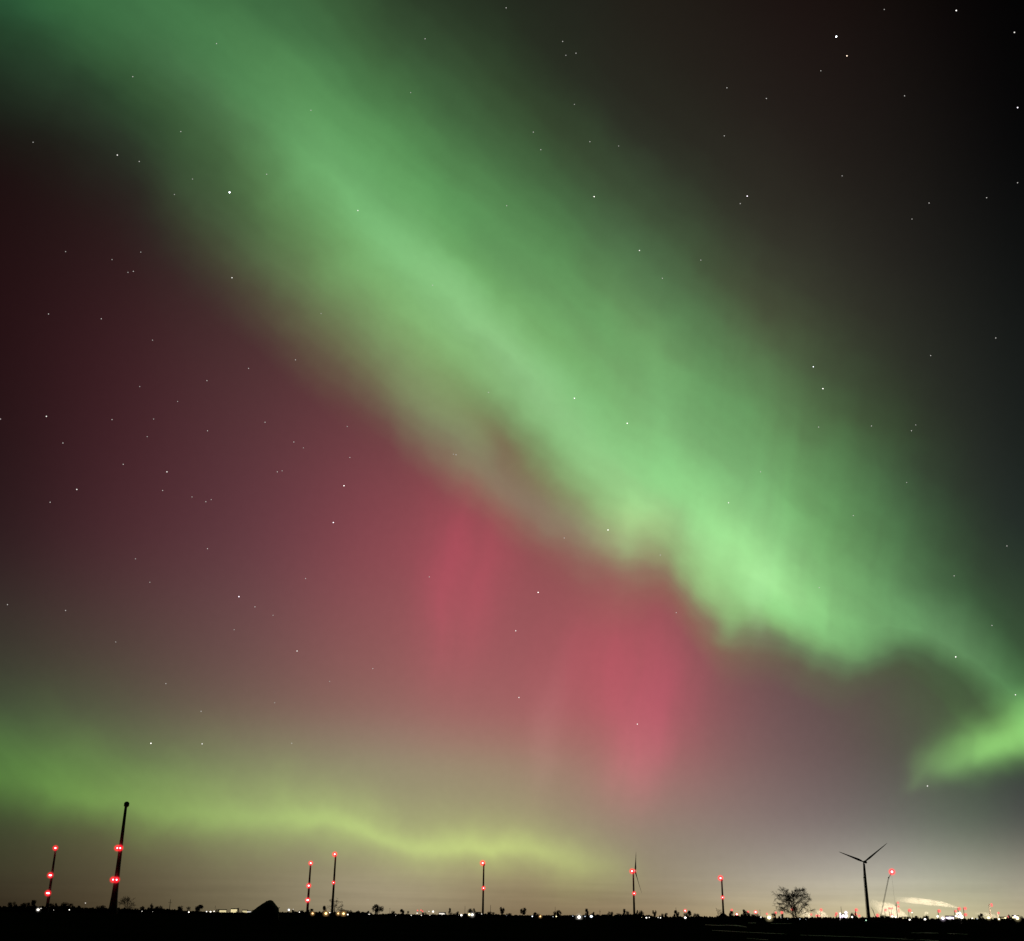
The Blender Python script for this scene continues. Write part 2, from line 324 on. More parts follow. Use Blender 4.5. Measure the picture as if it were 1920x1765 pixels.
M_METAL = diffuse('galvanised_steel', (.10, .10, .10), .5, .15, .3, .4)
M_WOOD = diffuse('pole_timber', (.05, .04, .03), .9, .3, .8, .05)

# ---------------------------------------------------------------- mesh helpers
class MB:
    def __init__(s): s.v = []; s.f = []
    def tube(s, a, b, ra, rb, n=6, cap=True):
        a, b = Vector(a), Vector(b); d = (b - a)
        if d.length < 1e-6: return
        d.normalize(); u = d.orthogonal().normalized(); w = d.cross(u); k = len(s.v)
        for p, r in ((a, ra), (b, rb)):
            for i in range(n):
                t = 2 * math.pi * i / n; s.v.append(p + (u * math.cos(t) + w * math.sin(t)) * r)
        for i in range(n): s.f.append((k + i, k + (i + 1) % n, k + n + (i + 1) % n, k + n + i))
        if cap: s.f.append(tuple(k + i for i in range(n))[::-1]); s.f.append(tuple(k + n + i for i in range(n)))
    def lathe(s, prof, n=24, c=(0, 0)):           # [(r, z)] bottom to top
        k = len(s.v)
        for r, z in prof:
            for i in range(n):
                t = 2 * math.pi * i / n; s.v.append(Vector((c[0] + r * math.cos(t), c[1] + r * math.sin(t), z)))
        for j in range(len(prof) - 1):
            for i in range(n):
                s.f.append((k + j * n + i, k + j * n + (i + 1) % n, k + (j + 1) * n + (i + 1) % n, k + (j + 1) * n + i))
        s.f.append(tuple(k + i for i in range(n))[::-1]); m = k + (len(prof) - 1) * n; s.f.append(tuple(m + i for i in range(n)))
    def box(s, lo, hi, bev=0):
        k = len(s.v); x0, y0, z0 = lo; x1, y1, z1 = hi
        for z, b in ((z0, bev), (z0 + bev, 0), (z1 - bev, 0), (z1, bev)) if bev else ((z0, 0), (z1, 0)):
            s.v += [Vector((x0 + b, y0 + b, z)), Vector((x1 - b, y0 + b, z)), Vector((x1 - b, y1 - b, z)), Vector((x0 + b, y1 - b, z))]
        L = 4 if bev else 2
        for j in range(L - 1):
            for i in range(4): s.f.append((k + j * 4 + i, k + j * 4 + (i + 1) % 4, k + j * 4 + 4 + (i + 1) % 4, k + j * 4 + 4 + i))
        s.f.append((k + 3, k + 2, k + 1, k)); m = k + (L - 1) * 4; s.f.append((m, m + 1, m + 2, m + 3))
    def ball(s, c, r, n=12, sz=1):
        k = len(s.v); c = Vector(c); rings = n // 2
        s.v.append(c + Vector((0, 0, -r * sz)))
        for j in range(1, rings):
            ph = -math.pi / 2 + math.pi * j / rings
            for i in range(n):
                t = 2 * math.pi * i / n; s.v.append(c + Vector((r * math.cos(ph) * math.cos(t), r * math.cos(ph) * math.sin(t), r * sz * math.sin(ph))))
        s.v.append(c + Vector((0, 0, r * sz))); top = len(s.v) - 1
        for i in range(n): s.f.append((k, k + 1 + (i + 1) % n, k + 1 + i))
        for j in range(rings - 2):
            for i in range(n):
                a = k + 1 + j * n; s.f.append((a + i, a + (i + 1) % n, a + n + (i + 1) % n, a + n + i))
        a = k + 1 + (rings - 2) * n
        for i in range(n): s.f.append((a + i, a + (i + 1) % n, top))
    def mesh(s, name, mat, smooth=False):
        me = bpy.data.meshes.new(name); me.from_pydata([tuple(p) for p in s.v], [], s.f); me.materials.append(mat)
        if smooth: me.shade_smooth()
        me.update(); return me
    def build(s, name, mat, parent=None, smooth=False, loc=None):
        return link(name, s.mesh(name, mat, smooth), parent, loc)
def link(name, me, parent=None, loc=None, scale=None):
    o = bpy.data.objects.new(name, me); COL.objects.link(o); o.parent = parent
    if loc is not None: o.location = loc
    if scale is not None: o.scale = (scale,) * 3 if isinstance(scale, (int, float)) else scale
    return o
def tag(o, label=None, cat=None, group=None, kind=None):
    for k, v in (('label', label), ('category', cat), ('group', group), ('kind', kind)):
        if v: o[k] = v
    return o
def empty(name, loc, label, cat, group=None, rz=0):
    o = bpy.data.objects.new(name, None); COL.objects.link(o); o.location = loc; o.rotation_euler = (0, 0, rz); o.empty_display_size = 1
    return tag(o, label, cat, group)
def facing(p): return math.atan2(p.y, p.x) - math.pi / 2      # turn +y away from the viewer

_b = MB(); _b.ball((0, 0, 0), 1, 12); ME_BALL = {}
def ball_mesh(mat):
    if mat.name not in ME_BALL: ME_BALL[mat.name] = _b.mesh('lamp_globe', mat, True)
    return ME_BALL[mat.name]

# ---------------------------------------------------------------- ground
g = MB(); n_r = 90
rad = [0] + [3 * 1.12 ** i for i in range(n_r)]
rad = [r for r in rad if r < 60000] + [60000]
for r in rad[1:]:
    for i in range(96):
        t = 2 * math.pi * i / 96; amp = min(.10, .004 * r) if r < 400 else .0
        z = -0.02 - amp * (.5 + .5 * math.sin(r * .9 + t * 5) * math.cos(t * 9 + r * .31))
        g.v.append(Vector((r * math.cos(t), r * math.sin(t), z)))
nr = len(rad) - 1
for j in range(nr - 1):
    for i in range(96): g.f.append((j * 96 + i, j * 96 + (i + 1) % 96, (j + 1) * 96 + (i + 1) % 96, (j + 1) * 96 + i))
g.f.append(tuple(range(96)))
tag(g.build('field', M_SOIL), kind='structure')
# wet wheel ruts and meltwater lying in the field
mw = bpy.data.materials.new('standing_water'); mw.use_nodes = True; pb = mw.node_tree.nodes['Principled BSDF']
pb.inputs['Base Color'].default_value = (.012, .012, .012, 1); pb.inputs['Roughness'].default_value = .55; pb.inputs['Specular IOR Level'].default_value = .04
wn = mw.node_tree.nodes.new('ShaderNodeTexNoise'); wn.inputs['Scale'].default_value = .6; wb = mw.node_tree.nodes.new('ShaderNodeBump'); wb.inputs['Strength'].default_value = .3
mw.node_tree.links.new(wn.outputs[0], wb.inputs['Height']); mw.node_tree.links.new(wb.outputs[0], pb.inputs['Normal'])
for pts in [[(1322,1734.3,.8),(1345,1735.3,1.0),(1366,1735.0,.8),(1382,1735.6,1.6),(1400,1738.4,.7)],
            [(1335,1744.6,.5),(1362,1746,.9),(1400,1748.3,.6),(1440,1750,.7),(1475,1751.6,.4)],
            [(1403,1730.6,.7),(1418,1730.8,.9)],[(1445,1732,.5),(1484,1732,.5)],
            [(1500,1753.5,.5),(1560,1755.4,.8),(1620,1757.6,.6),(1680,1760.2,.9),(1725,1762.6,.8)],
            [(1400,1759.5,.5),(1440,1762.5,.7)],[(1708,1749.5,.5),(1740,1749.3,.8),(1760,1750,.5)],
            [(1776,1750.5,.5),(1815,1752,.5)],[(1700,1761.2,.5),(1760,1764.3,.8)]]:
    b = MB(); top = []; bot = []
    for px, py, h in pts: top.append(gpt(px, py - h * .6)); bot.append(gpt(px, py + h * .6))
    for q_ in top + bot: q_.z = .004
    k = len(top); b.v = top + bot
    for i in range(k - 1): b.f.append((k + i, k + i + 1, i + 1, i))
    tag(b.build('water', mw), kind='structure')

# ---------------------------------------------------------------- lamps
RED_CORE = emit('red_beacon_light', (1, .62, .66), 9.0)
RED_DIM = emit('dim_red_beacon_light', (1, .16, .18), 1.6)
LAMPC = {'white': (1, .93, .82), 'blue': (.80, .90, 1), 'orange': (1, .58, .22), 'yellow': (1, .85, .45), 'violet': (.95, .80, 1), 'red': (1, .02, .035), 'green': (.6, 1, .7)}
def lamp(parent, name, loc, D, core_px, glow_px, core_mat, glow_col, glow_peak, wide=1.0):
    """a light fitting on parent; loc in parent space"""
    r = core_px * mpp(D)
    o = link(name, ball_mesh(core_mat), parent, loc, (r * wide, r, r))
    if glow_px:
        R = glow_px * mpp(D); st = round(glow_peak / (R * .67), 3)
        gm = halo_volume('lit_mist_%s_%.3f' % (glow_col, st), LAMPC[glow_col], st)
        k = link('lamp_glow', ball_mesh(gm), o, None, (R / (r * wide), R / r, R / r))  # emissive halo standing in for lens bloom
    return o
def local(t, p):                                # world point -> space of a thing that is only moved and turned
    a = -t.rotation_euler.z; d = p - Vector(t.location); return Vector((d.x * math.cos(a) - d.y * math.sin(a), d.x * math.sin(a) + d.y * math.cos(a), d.z))

# ---------------------------------------------------------------- turbine towers
def tower(px, D, topx, topy, prof, label, lamps, nac=None, kind='turbine_tower', group='unfinished wind turbine towers'):
    p = at(px, D); H = zt(topx, topy, D); m = mpp(D)
    t = empty(kind, p, label, 'wind turbine' if kind == 'wind_turbine' else 'tower', group, facing(p))
    b = MB(); b.lathe([(w * m / 2, z * H) for w, z in prof], 28)
    b.build('tower_shaft', M_TOWER, t, True)
    for z in (.33, .66): 
        f = MB(); w = float(np.interp(z, [q_[1] for q_ in prof], [q_[0] for q_ in prof])) * m / 2
        f.lathe([(w + .15, z * H - .3), (w + .25, z * H - .15), (w + .25, z * H + .15), (w + .15, z * H + .3)], 24); f.build('flange', M_TOWER, t)
    if nac:
        L, Wd, Hh, ox = nac; b = MB(); b.box((-Wd / 2 + ox, -L / 2, H - Hh * .45), (Wd / 2 + ox, L / 2, H + Hh * .55), .28 * Hh)
        n_ = b.build('nacelle', M_TOWER, t)
    for (lx, ly, core, glow, wide) in lamps:
        q_ = local(t, pt(lx, ly, D)); q_.y = -4.5 if core < 90 else 0
        # the lamps of a ring stand out from the tower, on a little bracket
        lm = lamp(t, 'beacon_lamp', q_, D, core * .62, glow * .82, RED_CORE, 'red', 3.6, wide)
        br = MB(); br.box((q_.x * .2 - .15, -4.4, q_.z - .35), (q_.x * .8 + .15, -1.0, q_.z - .1)); br.build('lamp_bracket', M_METAL, t)
    return t, H
slim = [(5.2, 0), (4.6, .1), (4.0, .4), (3.4, .75), (3.0, 1)]
tower(87.5, 2400, 102.6, 1591, [(7.5, 0), (5.6, .15), (4.6, .4), (3.6, .8), (3.2, 1)], 'short thick tower at far left with three red lamp clusters',
      [(103.8, 1590.5, 2.0, 8, 1.3), (94.3, 1641.5, 2.1, 9, 1.9), (89.8, 1675, 2.1, 9, 2.2)])
tower(211, 1500, 233.4, 1509, [(19, 0), (14.5, .06), (11.5, .16), (9.6, .26), (8.2, .42), (6.6, .62), (5.4, .85), (4.6, 1)],
      'tallest and thickest tower, dark nacelle on top, two pairs of red lamps',
      [(219.9, 1590.7, 2.2, 9.5, 1), (225.3, 1590.7, 2.2, 9.5, 1), (212.0, 1649.8, 2.2, 9.5, 1), (218.6, 1650, 2.2, 9.5, 1)], (9.5, 6.0, 6.2, .5))
tower(575.8, 2900, 582.4, 1620, slim, 'thin tower with three red lamps, shorter of the pair near the orange lamps',
      [(582.6, 1618.8, 2.1, 7.5, 1), (578.9, 1661, 2.1, 8, 1.3), (576.9, 1688, 2.2, 8, 1.5)])
tower(622.3, 2600, 628.2, 1604, slim, 'thin tower rising from the bare tree, bright red lamp on top and faint one below',
      [(627.6, 1602.2, 2.2, 8.5, 1), (625.3, 1655.3, 1.2, 5.5, 1)])
tower(905.2, 2900, 907.8, 1622, [(4.2, 0), (3.4, .4), (2.8, 1)], 'thin straight tower in the middle with a large red lamp on top and one halfway',
      [(905.0, 1618.6, 2.3, 9, 1), (906.6, 1665.6, 1.5, 6.5, 1)], (9, 4.5, 5, .8))
tower(1357, 3600, 1353.8, 1651, [(5.0, 0), (3.6, .3), (2.8, 1)], 'short tower standing behind a dark gabled farmhouse, bright red lamp at its head',
      [(1351, 1646.8, 2.4, 9, 1), (1354.9, 1683, 1.4, 6, 1)], (9, 5, 5.5, .6))

def blade(parent, c, d, axis, L, chord):
    """a tapered, twisted blade from c along d; its wide side lies across axis"""
    d = d.normalized(); a = (axis - d * axis.dot(d)).normalized(); w = d.cross(a); k = MB()
    st = [(0, .45, .45), (.05, .45, .45), (.12, .8, .34), (.22, 1, .24), (.4, .78, .16), (.6, .56, .11), (.8, .38, .08), (.94, .22, .05), (1, .06, .03)]
    for t_, cw, th in st:
        tw = math.radians(18 * (1 - t_)); ww = w * math.cos(tw) + a * math.sin(tw); aa = a * math.cos(tw) - w * math.sin(tw)
        for i in range(10):
            an = 2 * math.pi * i / 10; k.v.append(c + d * (L * t_) + ww * (chord * cw * .5 * math.cos(an) + chord * .12 * cw) + aa * (chord * th * .5 * math.sin(an)))
    for j in range(len(st) - 1):
        for i in range(10): k.f.append((j * 10 + i, j * 10 + (i + 1) % 10, j * 10 + 10 + (i + 1) % 10, j * 10 + 10 + i))
    k.f.append(tuple(range(10))[::-1]); k.f.append(tuple((len(st) - 1) * 10 + i for i in range(10)))
    return k.build('blade', M_BLADE, parent, True)
def turbine(px, D, topx, topy, prof, label, lamps, axis, tips, hubx, huby, chord):
    t, H = tower(px, D, topx, topy, prof, label, lamps, None, 'wind_turbine', 'finished wind turbines')
    m = mpp(D); ax = Vector(axis).normalized(); c = local(t, pt(hubx, huby, D)); c.y = -3.0 if abs(ax.y) > .5 else 0
    top = Vector((0, 0, c.z))
    n_ = MB(); back = top - ax * 7.5; n_.tube(back, c - ax * 1.2, 2.3, 2.0, 8); n_.tube(back + ax * .5 + Vector((0, 0, 1)), back + ax * 5 + Vector((0, 0, 1.6)), 1.9, 1.6, 6); n_.build('nacelle', M_TOWER, t)
    h_ = MB(); h_.tube(c - ax * 1.2, c + ax * .6, 1.7, 1.7, 16); h_.tube(c + ax * .6, c + ax * 2.2, 1.7, .5, 16); h_.build('hub', M_BLADE, t, True)
    for tx, tz in tips:                          # tip offsets in photo pixels from the hub
        d = Vector((tx * m, 0, -tz * m)); d = d - ax * d.dot(ax) if abs(ax.y) > .5 else d
        L = d.length; blade(t, c, d, ax, L, chord)
    return t
tA = turbine(1189.5, 3300, 1188.6, 1636, [(4.4, 0), (3.6, .4), (2.8, 1)], 'wind turbine seen edge-on, one blade up, one down, red lamps on nacelle',
        [(1185, 1633.9, 2.4, 8.5, 1), (1190, 1633.4, 1.2, 5.5, 1), (1189, 1675.4, 1.5, 6.5, 1)], (.98, -.18, .10), [], 1191, 1634.5, 6.0)
_m = mpp(3300); _c = local(tA, pt(1191, 1634.5, 3300)); _c.y = 0; _ax = Vector((.98, -.18, .10)).normalized()
for dx, dy, dz in ((2.6, 22, 36.5), (-.8, -43, 2), (11.2, 20, -37.5)): blade(tA, _c, Vector((dx, dy, dz)) * _m, _ax, Vector((dx, dy, dz)).length * _m, 9.0)
tB = turbine(1630, 2500, 1622.0, 1620, [(5.6, 0), (5.0, .2), (4.6, .5), (3.5, 1)], 'unlit wind turbine with a wide-spread rotor beside a crane, near the bare tree',
        [], (-.55, -.82, .05), [], 1619.5, 1616.5, 4.4)
_m = mpp(2500); _c = local(tB, pt(1619.8, 1616.8, 2500)); _c.y = -3.4; _ax = Vector((-.55, -.82, .05)).normalized()
for dx, dz in ((-43, 18.6), (44, 32.5), (1.0, -49)):
    dy = -(dx * _ax.x + dz * _ax.z) / _ax.y; d = Vector((dx, dy * .35, dz)) * _m; blade(tB, _c, d, _ax, d.length, 4.6)

# ---------------------------------------------------------------- cranes
def lattice(b, p0, p1, w0, w1, n, r):
    p0, p1 = Vector(p0), Vector(p1); d = (p1 - p0).normalized(); u = d.cross(Vector((0, 1, 0))).normalized(); v = d.cross(u)
    def cor(t_, i): w = (w0 + (w1 - w0) * t_) / 2; sx, sy = ((-1, -1), (1, -1), (1, 1), (-1, 1))[i]; return p0 + (p1 - p0) * t_ + u * sx * w + v * sy * w
    for i in range(4): b.tube(cor(0, i), cor(1, i), r, r, 4)
    for k in range(n):
        for i in range(4): b.tube(cor(k / n, i), cor((k + 1) / n, (i + 1) % 4), r * .6, r * .6, 3, False)
def crane(px, D, joint, tip, label, w, r, ball=None, cable=None):
    p = at(px, D); t = empty('mobile_crane', p, label, 'crane', 'cranes putting up turbines', facing(p))
    J = local(t, pt(*joint, D)); T = local(t, pt(*tip, D)); J.y = T.y = 0
    b = MB(); b.box((-7, -4, 0), (7, 4, 1.4), .3); b.box((-4.5, -5.2, .1), (4.5, -4.05, 1.6), .2); b.build('crawler_base', M_CRANE, t)
    b = MB(); b.box((-5, -2.6, 1.5), (4.2, 2.6, 4.6), .4); b.build('cab', M_CRANE, t)
    b = MB(); b.box((-9.5, -2.4, 1.8), (-5.1, 2.4, 4.4), .2); b.build('counterweight', M_CRANE, t)
    b = MB(); lattice(b, (0, 0, 4.7), J, w, w * .9, 34, r); b.build('boom', M_CRANE, t)
    b = MB(); lattice(b, J, T, w * .8, w * .35, 12, r * .8); b.build('jib', M_CRANE, t)
    b = MB(); b.ball(J, w * .75, 10); b.build('boom_head', M_CRANE, t)
    if cable:
        q_ = local(t, pt(*cable, D)); q_.y = 0; b = MB(); b.tube(T, q_, .16, .16, 4); b.tube(q_, q_ - Vector((0, 0, 3)), .6, .5, 8); b.build('hoist_cable', M_METAL, t)
    if ball:
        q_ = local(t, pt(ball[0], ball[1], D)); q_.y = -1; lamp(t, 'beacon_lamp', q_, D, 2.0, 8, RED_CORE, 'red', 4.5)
    return t
crane(1626.2, 2490, (1619.6, 1645.5), (1618.8, 1617.5), 'dark slender crane standing tight against the unlit wind turbine', 1.5, .36)
crane(1650, 2950, (1666.2, 1646), (1671.5, 1637.5), 'pale leaning lattice crane with a red lamp at its tip, in front of the steam', 2.2, .34, (1672.5, 1635), (1678.3, 1697))
crane(1644, 2950, (1636.8, 1707.5), (1632.6, 1700.5), 'small low crane boom leaning over the works by the foot of the taller crane', 1.4, .22)

# ---------------------------------------------------------------- trees
def branch_tree(seed, H, spread, depth, kids, r0, up=.35, first=.25, thin=.035):
    rnd = random.Random(seed); trunk, crown = MB(), MB()
    def grow(p, d, L, r, k):
        q_ = p; segs = 3 if k < 2 else 2
        for s_ in range(segs):
            d = (d + Vector((rnd.gauss(0, .07), rnd.gauss(0, .07), rnd.gauss(0, .05) + (.03 if k < 3 else -.04)))).normalized()
            e = q_ + d * (L / segs); ra = r * (1 - .3 * s_ / segs); rb = r * (1 - .3 * (s_ + 1) / segs)
            (trunk if k < 2 else crown).tube(q_, e, ra, rb, 6 if k < 2 else 3, False); q_ = e
            if k < depth and (s_ > 0 or k > 0):
                for _ in range(kids if (s_ == segs - 1 or k >= 3) else max(1, kids - 1)):
                    u = Vector((rnd.gauss(0, 1), rnd.gauss(0, 1), rnd.gauss(0, 1))); u = (u - d * u.dot(d)).normalized()
                    nd = (d + u * rnd.uniform(.5, 1.05) * spread + Vector((0, 0, up * rnd.random() * (1 if k < 3 else -.2)))).normalized()
                    grow(q_, nd, L * rnd.uniform(.58, .82), max(r * .55, thin), k + 1)
    grow(Vector((0, 0, 0)), Vector((0, 0, 1)), H * first, r0, 0)
    zs = max(v.z for v in crown.v); xs = max(abs(v.x) for v in crown.v)
    return trunk, crown, zs, xs
def fan_tree(seed, H, Wd, prim=34, sec=15, twg=7, thin=.022, stems=2):
    """slender stems, many rising limbs that fill a wide ragged crown, fine drooping twigs"""
    rnd = random.Random(seed); T, C = MB(), MB(); Z = Vector((0, 0, 1))
    def path(b, P, r0, r1, n):
        for i in range(len(P) - 1):
            a = r0 + (r1 - r0) * i / (len(P) - 1); c = r0 + (r1 - r0) * (i + 1) / (len(P) - 1); b.tube(P[i], P[i + 1], a, c, n, False)
    def arc(a, b, bend, k):                      # from a to b, bulging by bend, k pieces, a little crooked
        return [a.lerp(b, i / k) + bend * (4 * (i / k) * (1 - i / k)) + (Vector((rnd.gauss(0, 1), rnd.gauss(0, 1), rnd.gauss(0, .6))) * (b - a).length * .018 if 0 < i < k else Vector()) for i in range(k + 1)]
    S_ = [[Vector((.11 * Wd, 0, 0)), Vector((.06 * Wd, 0, .18 * H)), Vector((.01 * Wd, 0, .38 * H)), Vector((-.02 * Wd, .1, .6 * H)), Vector((-.05 * Wd, 0, .84 * H))]]
    if stems > 1: S_.append([Vector((.0, .3, 0)), Vector((-.05 * Wd, .3, .15 * H)), Vector((-.10 * Wd, .4, .33 * H)), Vector((-.24 * Wd, .4, .55 * H)), Vector((-.34 * Wd, .3, .74 * H))])
    for j, P in enumerate(S_): path(T, P, H * (.017 if j == 0 else .010), H * .004, 8)
    for k in range(prim):
        P = S_[0] if (stems == 1 or rnd.random() < .68) else S_[1]
        t = rnd.uniform(.14, .95) * (len(P) - 1); i = min(int(t), len(P) - 2); a = P[i].lerp(P[i + 1], t - i)
        az = rnd.uniform(0, 2 * math.pi); el = math.asin(rnd.uniform(-.45, .95)); rr = rnd.uniform(.78, 1.06)
        b = Vector((Wd * rr * math.cos(el) * math.cos(az), Wd * .8 * rr * math.cos(el) * math.sin(az), H * .50 + H * .50 * rr * math.sin(el)))
        if b.z < a.z - H * .1: a = P[0].lerp(P[1], rnd.uniform(.6, 1))
        L = (b - a).length; Q = arc(a, b, Z * L * .10, 7); path(T if k < 14 else C, Q, H * .0052, thin * 1.6, 5)
        for m_ in range(sec):
            u = rnd.uniform(.22, 1) ** .8 * (len(Q) - 1); i = min(int(u), len(Q) - 2); p = Q[i].lerp(Q[i + 1], u - i); d = (Q[i + 1] - Q[i]).normalized()
            w_ = Vector((rnd.gauss(0, 1), rnd.gauss(0, 1), rnd.gauss(0, .7))).normalized(); e = p + (d * .8 + w_ * .9 + Z * .15).normalized() * rnd.uniform(.05, .13) * H
            q_ = arc(p, e, Vector(), 3); path(C, q_, thin * 1.5, thin, 3)
            for n_ in range(twg):
                u2 = rnd.uniform(.2, 1) * 3; i2 = min(int(u2), 2); p2 = q_[i2].lerp(q_[i2 + 1], u2 - i2)
                w_ = Vector((rnd.gauss(0, 1), rnd.gauss(0, 1), rnd.gauss(0, 1) - .25)).normalized(); e2 = p2 + ((e - p).normalized() * .7 + w_).normalized() * rnd.uniform(.025, .06) * H
                path(C, [p2, p2.lerp(e2, .5) + Z * .03, e2 - Z * .008 * H], thin, thin * .7, 3)
    return T.mesh('trunk', M_BARK), C.mesh('crown', M_TWIG)
def tree_mesh(seed, Hn, Wn, **k):                # fitted to height Hn and half width Wn
    t, c, zs, xs = branch_tree(seed, Hn, **k)
    for b in (t, c):
        for v in b.v: v.x *= Wn / xs; v.y *= Wn / xs; v.z *= Hn / zs
    return t.mesh('trunk', M_BARK), c.mesh('crown', M_TWIG)
def bush_mesh(seed, n, shape, trunk_h):          # unit high, unit wide: a crown of small twig clumps
    rnd = random.Random(seed); c, t = MB(), MB()
    t.tube((0, 0, 0), (.01, 0, trunk_h + .12), .045, .03, 6, False)
    for k in range(5):
        a = rnd.uniform(0, 6.28); t.tube((0, 0, trunk_h * .8), (.28 * math.cos(a), .28 * math.sin(a), trunk_h + .35 * (1 - trunk_h)), .022, .008, 4, False)
    lumps = [(Vector((rnd.gauss(0, .2), rnd.gauss(0, .2), 0)), rnd.uniform(0, 1), rnd.uniform(.14, .26)) for _ in range(12)]
    for k in range(n):
        l, zf, lr = rnd.choice(lumps); hw = shape(zf)
        v = Vector((rnd.gauss(0, 1), rnd.gauss(0, 1), rnd.gauss(0, 1))).normalized() * lr * rnd.random() ** .5
        ctr = Vector((l.x * hw * 1.6, l.y * hw * 1.6, trunk_h + (1 - trunk_h) * (.12 + .76 * zf))) + v
        ctr.z = min(max(ctr.z, trunk_h * .9), 1.03); s_ = rnd.uniform(.014, .038)
        a = Vector((rnd.gauss(0, 1), rnd.gauss(0, 1), rnd.gauss(0, 1))).normalized() * s_; b_ = Vector((rnd.gauss(0, 1), rnd.gauss(0, 1), rnd.gauss(0, 1))).normalized() * s_ * 2.2
        i = len(c.v); c.v += [ctr - b_, ctr + a, ctr + b_, ctr - a]; c.f.append((i, i + 1, i + 2, i + 3))
    return t.mesh('trunk', M_BARK), c.mesh('crown', M_TWIG)
SH_ROUND = lambda z: math.sqrt(max(.1, 1 - (2 * z - 1) ** 2))
SH_BUSH = lambda z: 1.15 - .7 * z
SH_CONE = lambda z: 1.1 - 1.0 * z
SH_UMB = lambda z: .5 + .6 * z
KIND = {
 'round': [bush_mesh(s_, 1500, SH_ROUND, .28) for s_ in (1, 2, 3)],
 'bush': [bush_mesh(s_, 1200, SH_BUSH, .05) for s_ in (4, 5, 6)],
 'cone': [bush_mesh(s_, 850, SH_CONE, .12) for s_ in (7, 8)],
 'umbrella': [bush_mesh(s_, 1300, SH_UMB, .42) for s_ in (9, 10)],
}
def bare(seed, px, D, top, wpx, label, rz=0, thin=.03, name='bare_tree', group='bare trees on the plain', **k):
    p = at(px, D); H = zt(px, top, D); Wn = wpx * mpp(D) / 2
    tm, cm = fan_tree(seed, H, Wn, thin=thin, **k)
    t = empty(name, p, label, 'tree', group, rz); link('trunk', tm, t); link('crown', cm, t); return t
bare(21, 1491, 760, 1658, 74, 'largest bare tree, wide and fan-shaped, standing left of the rotor turbine', prim=52, sec=17, twg=7, thin=.034)
bare(5, 237, 1300, 1680.5, 40, 'broad bare tree crouching at the foot of the tallest tower', prim=30, sec=12, twg=6, thin=.035)
bare(8, 626, 1500, 1681, 34, 'tall thin bare tree behind the foot of the tower with orange lamps around it', prim=20, sec=9, twg=5, thin=.045, stems=1)
bare(12, 1348, 1700, 1702, 16, 'small ragged bare tree beside the farmhouse gable under the short tower', prim=12, sec=8, twg=5, thin=.05)
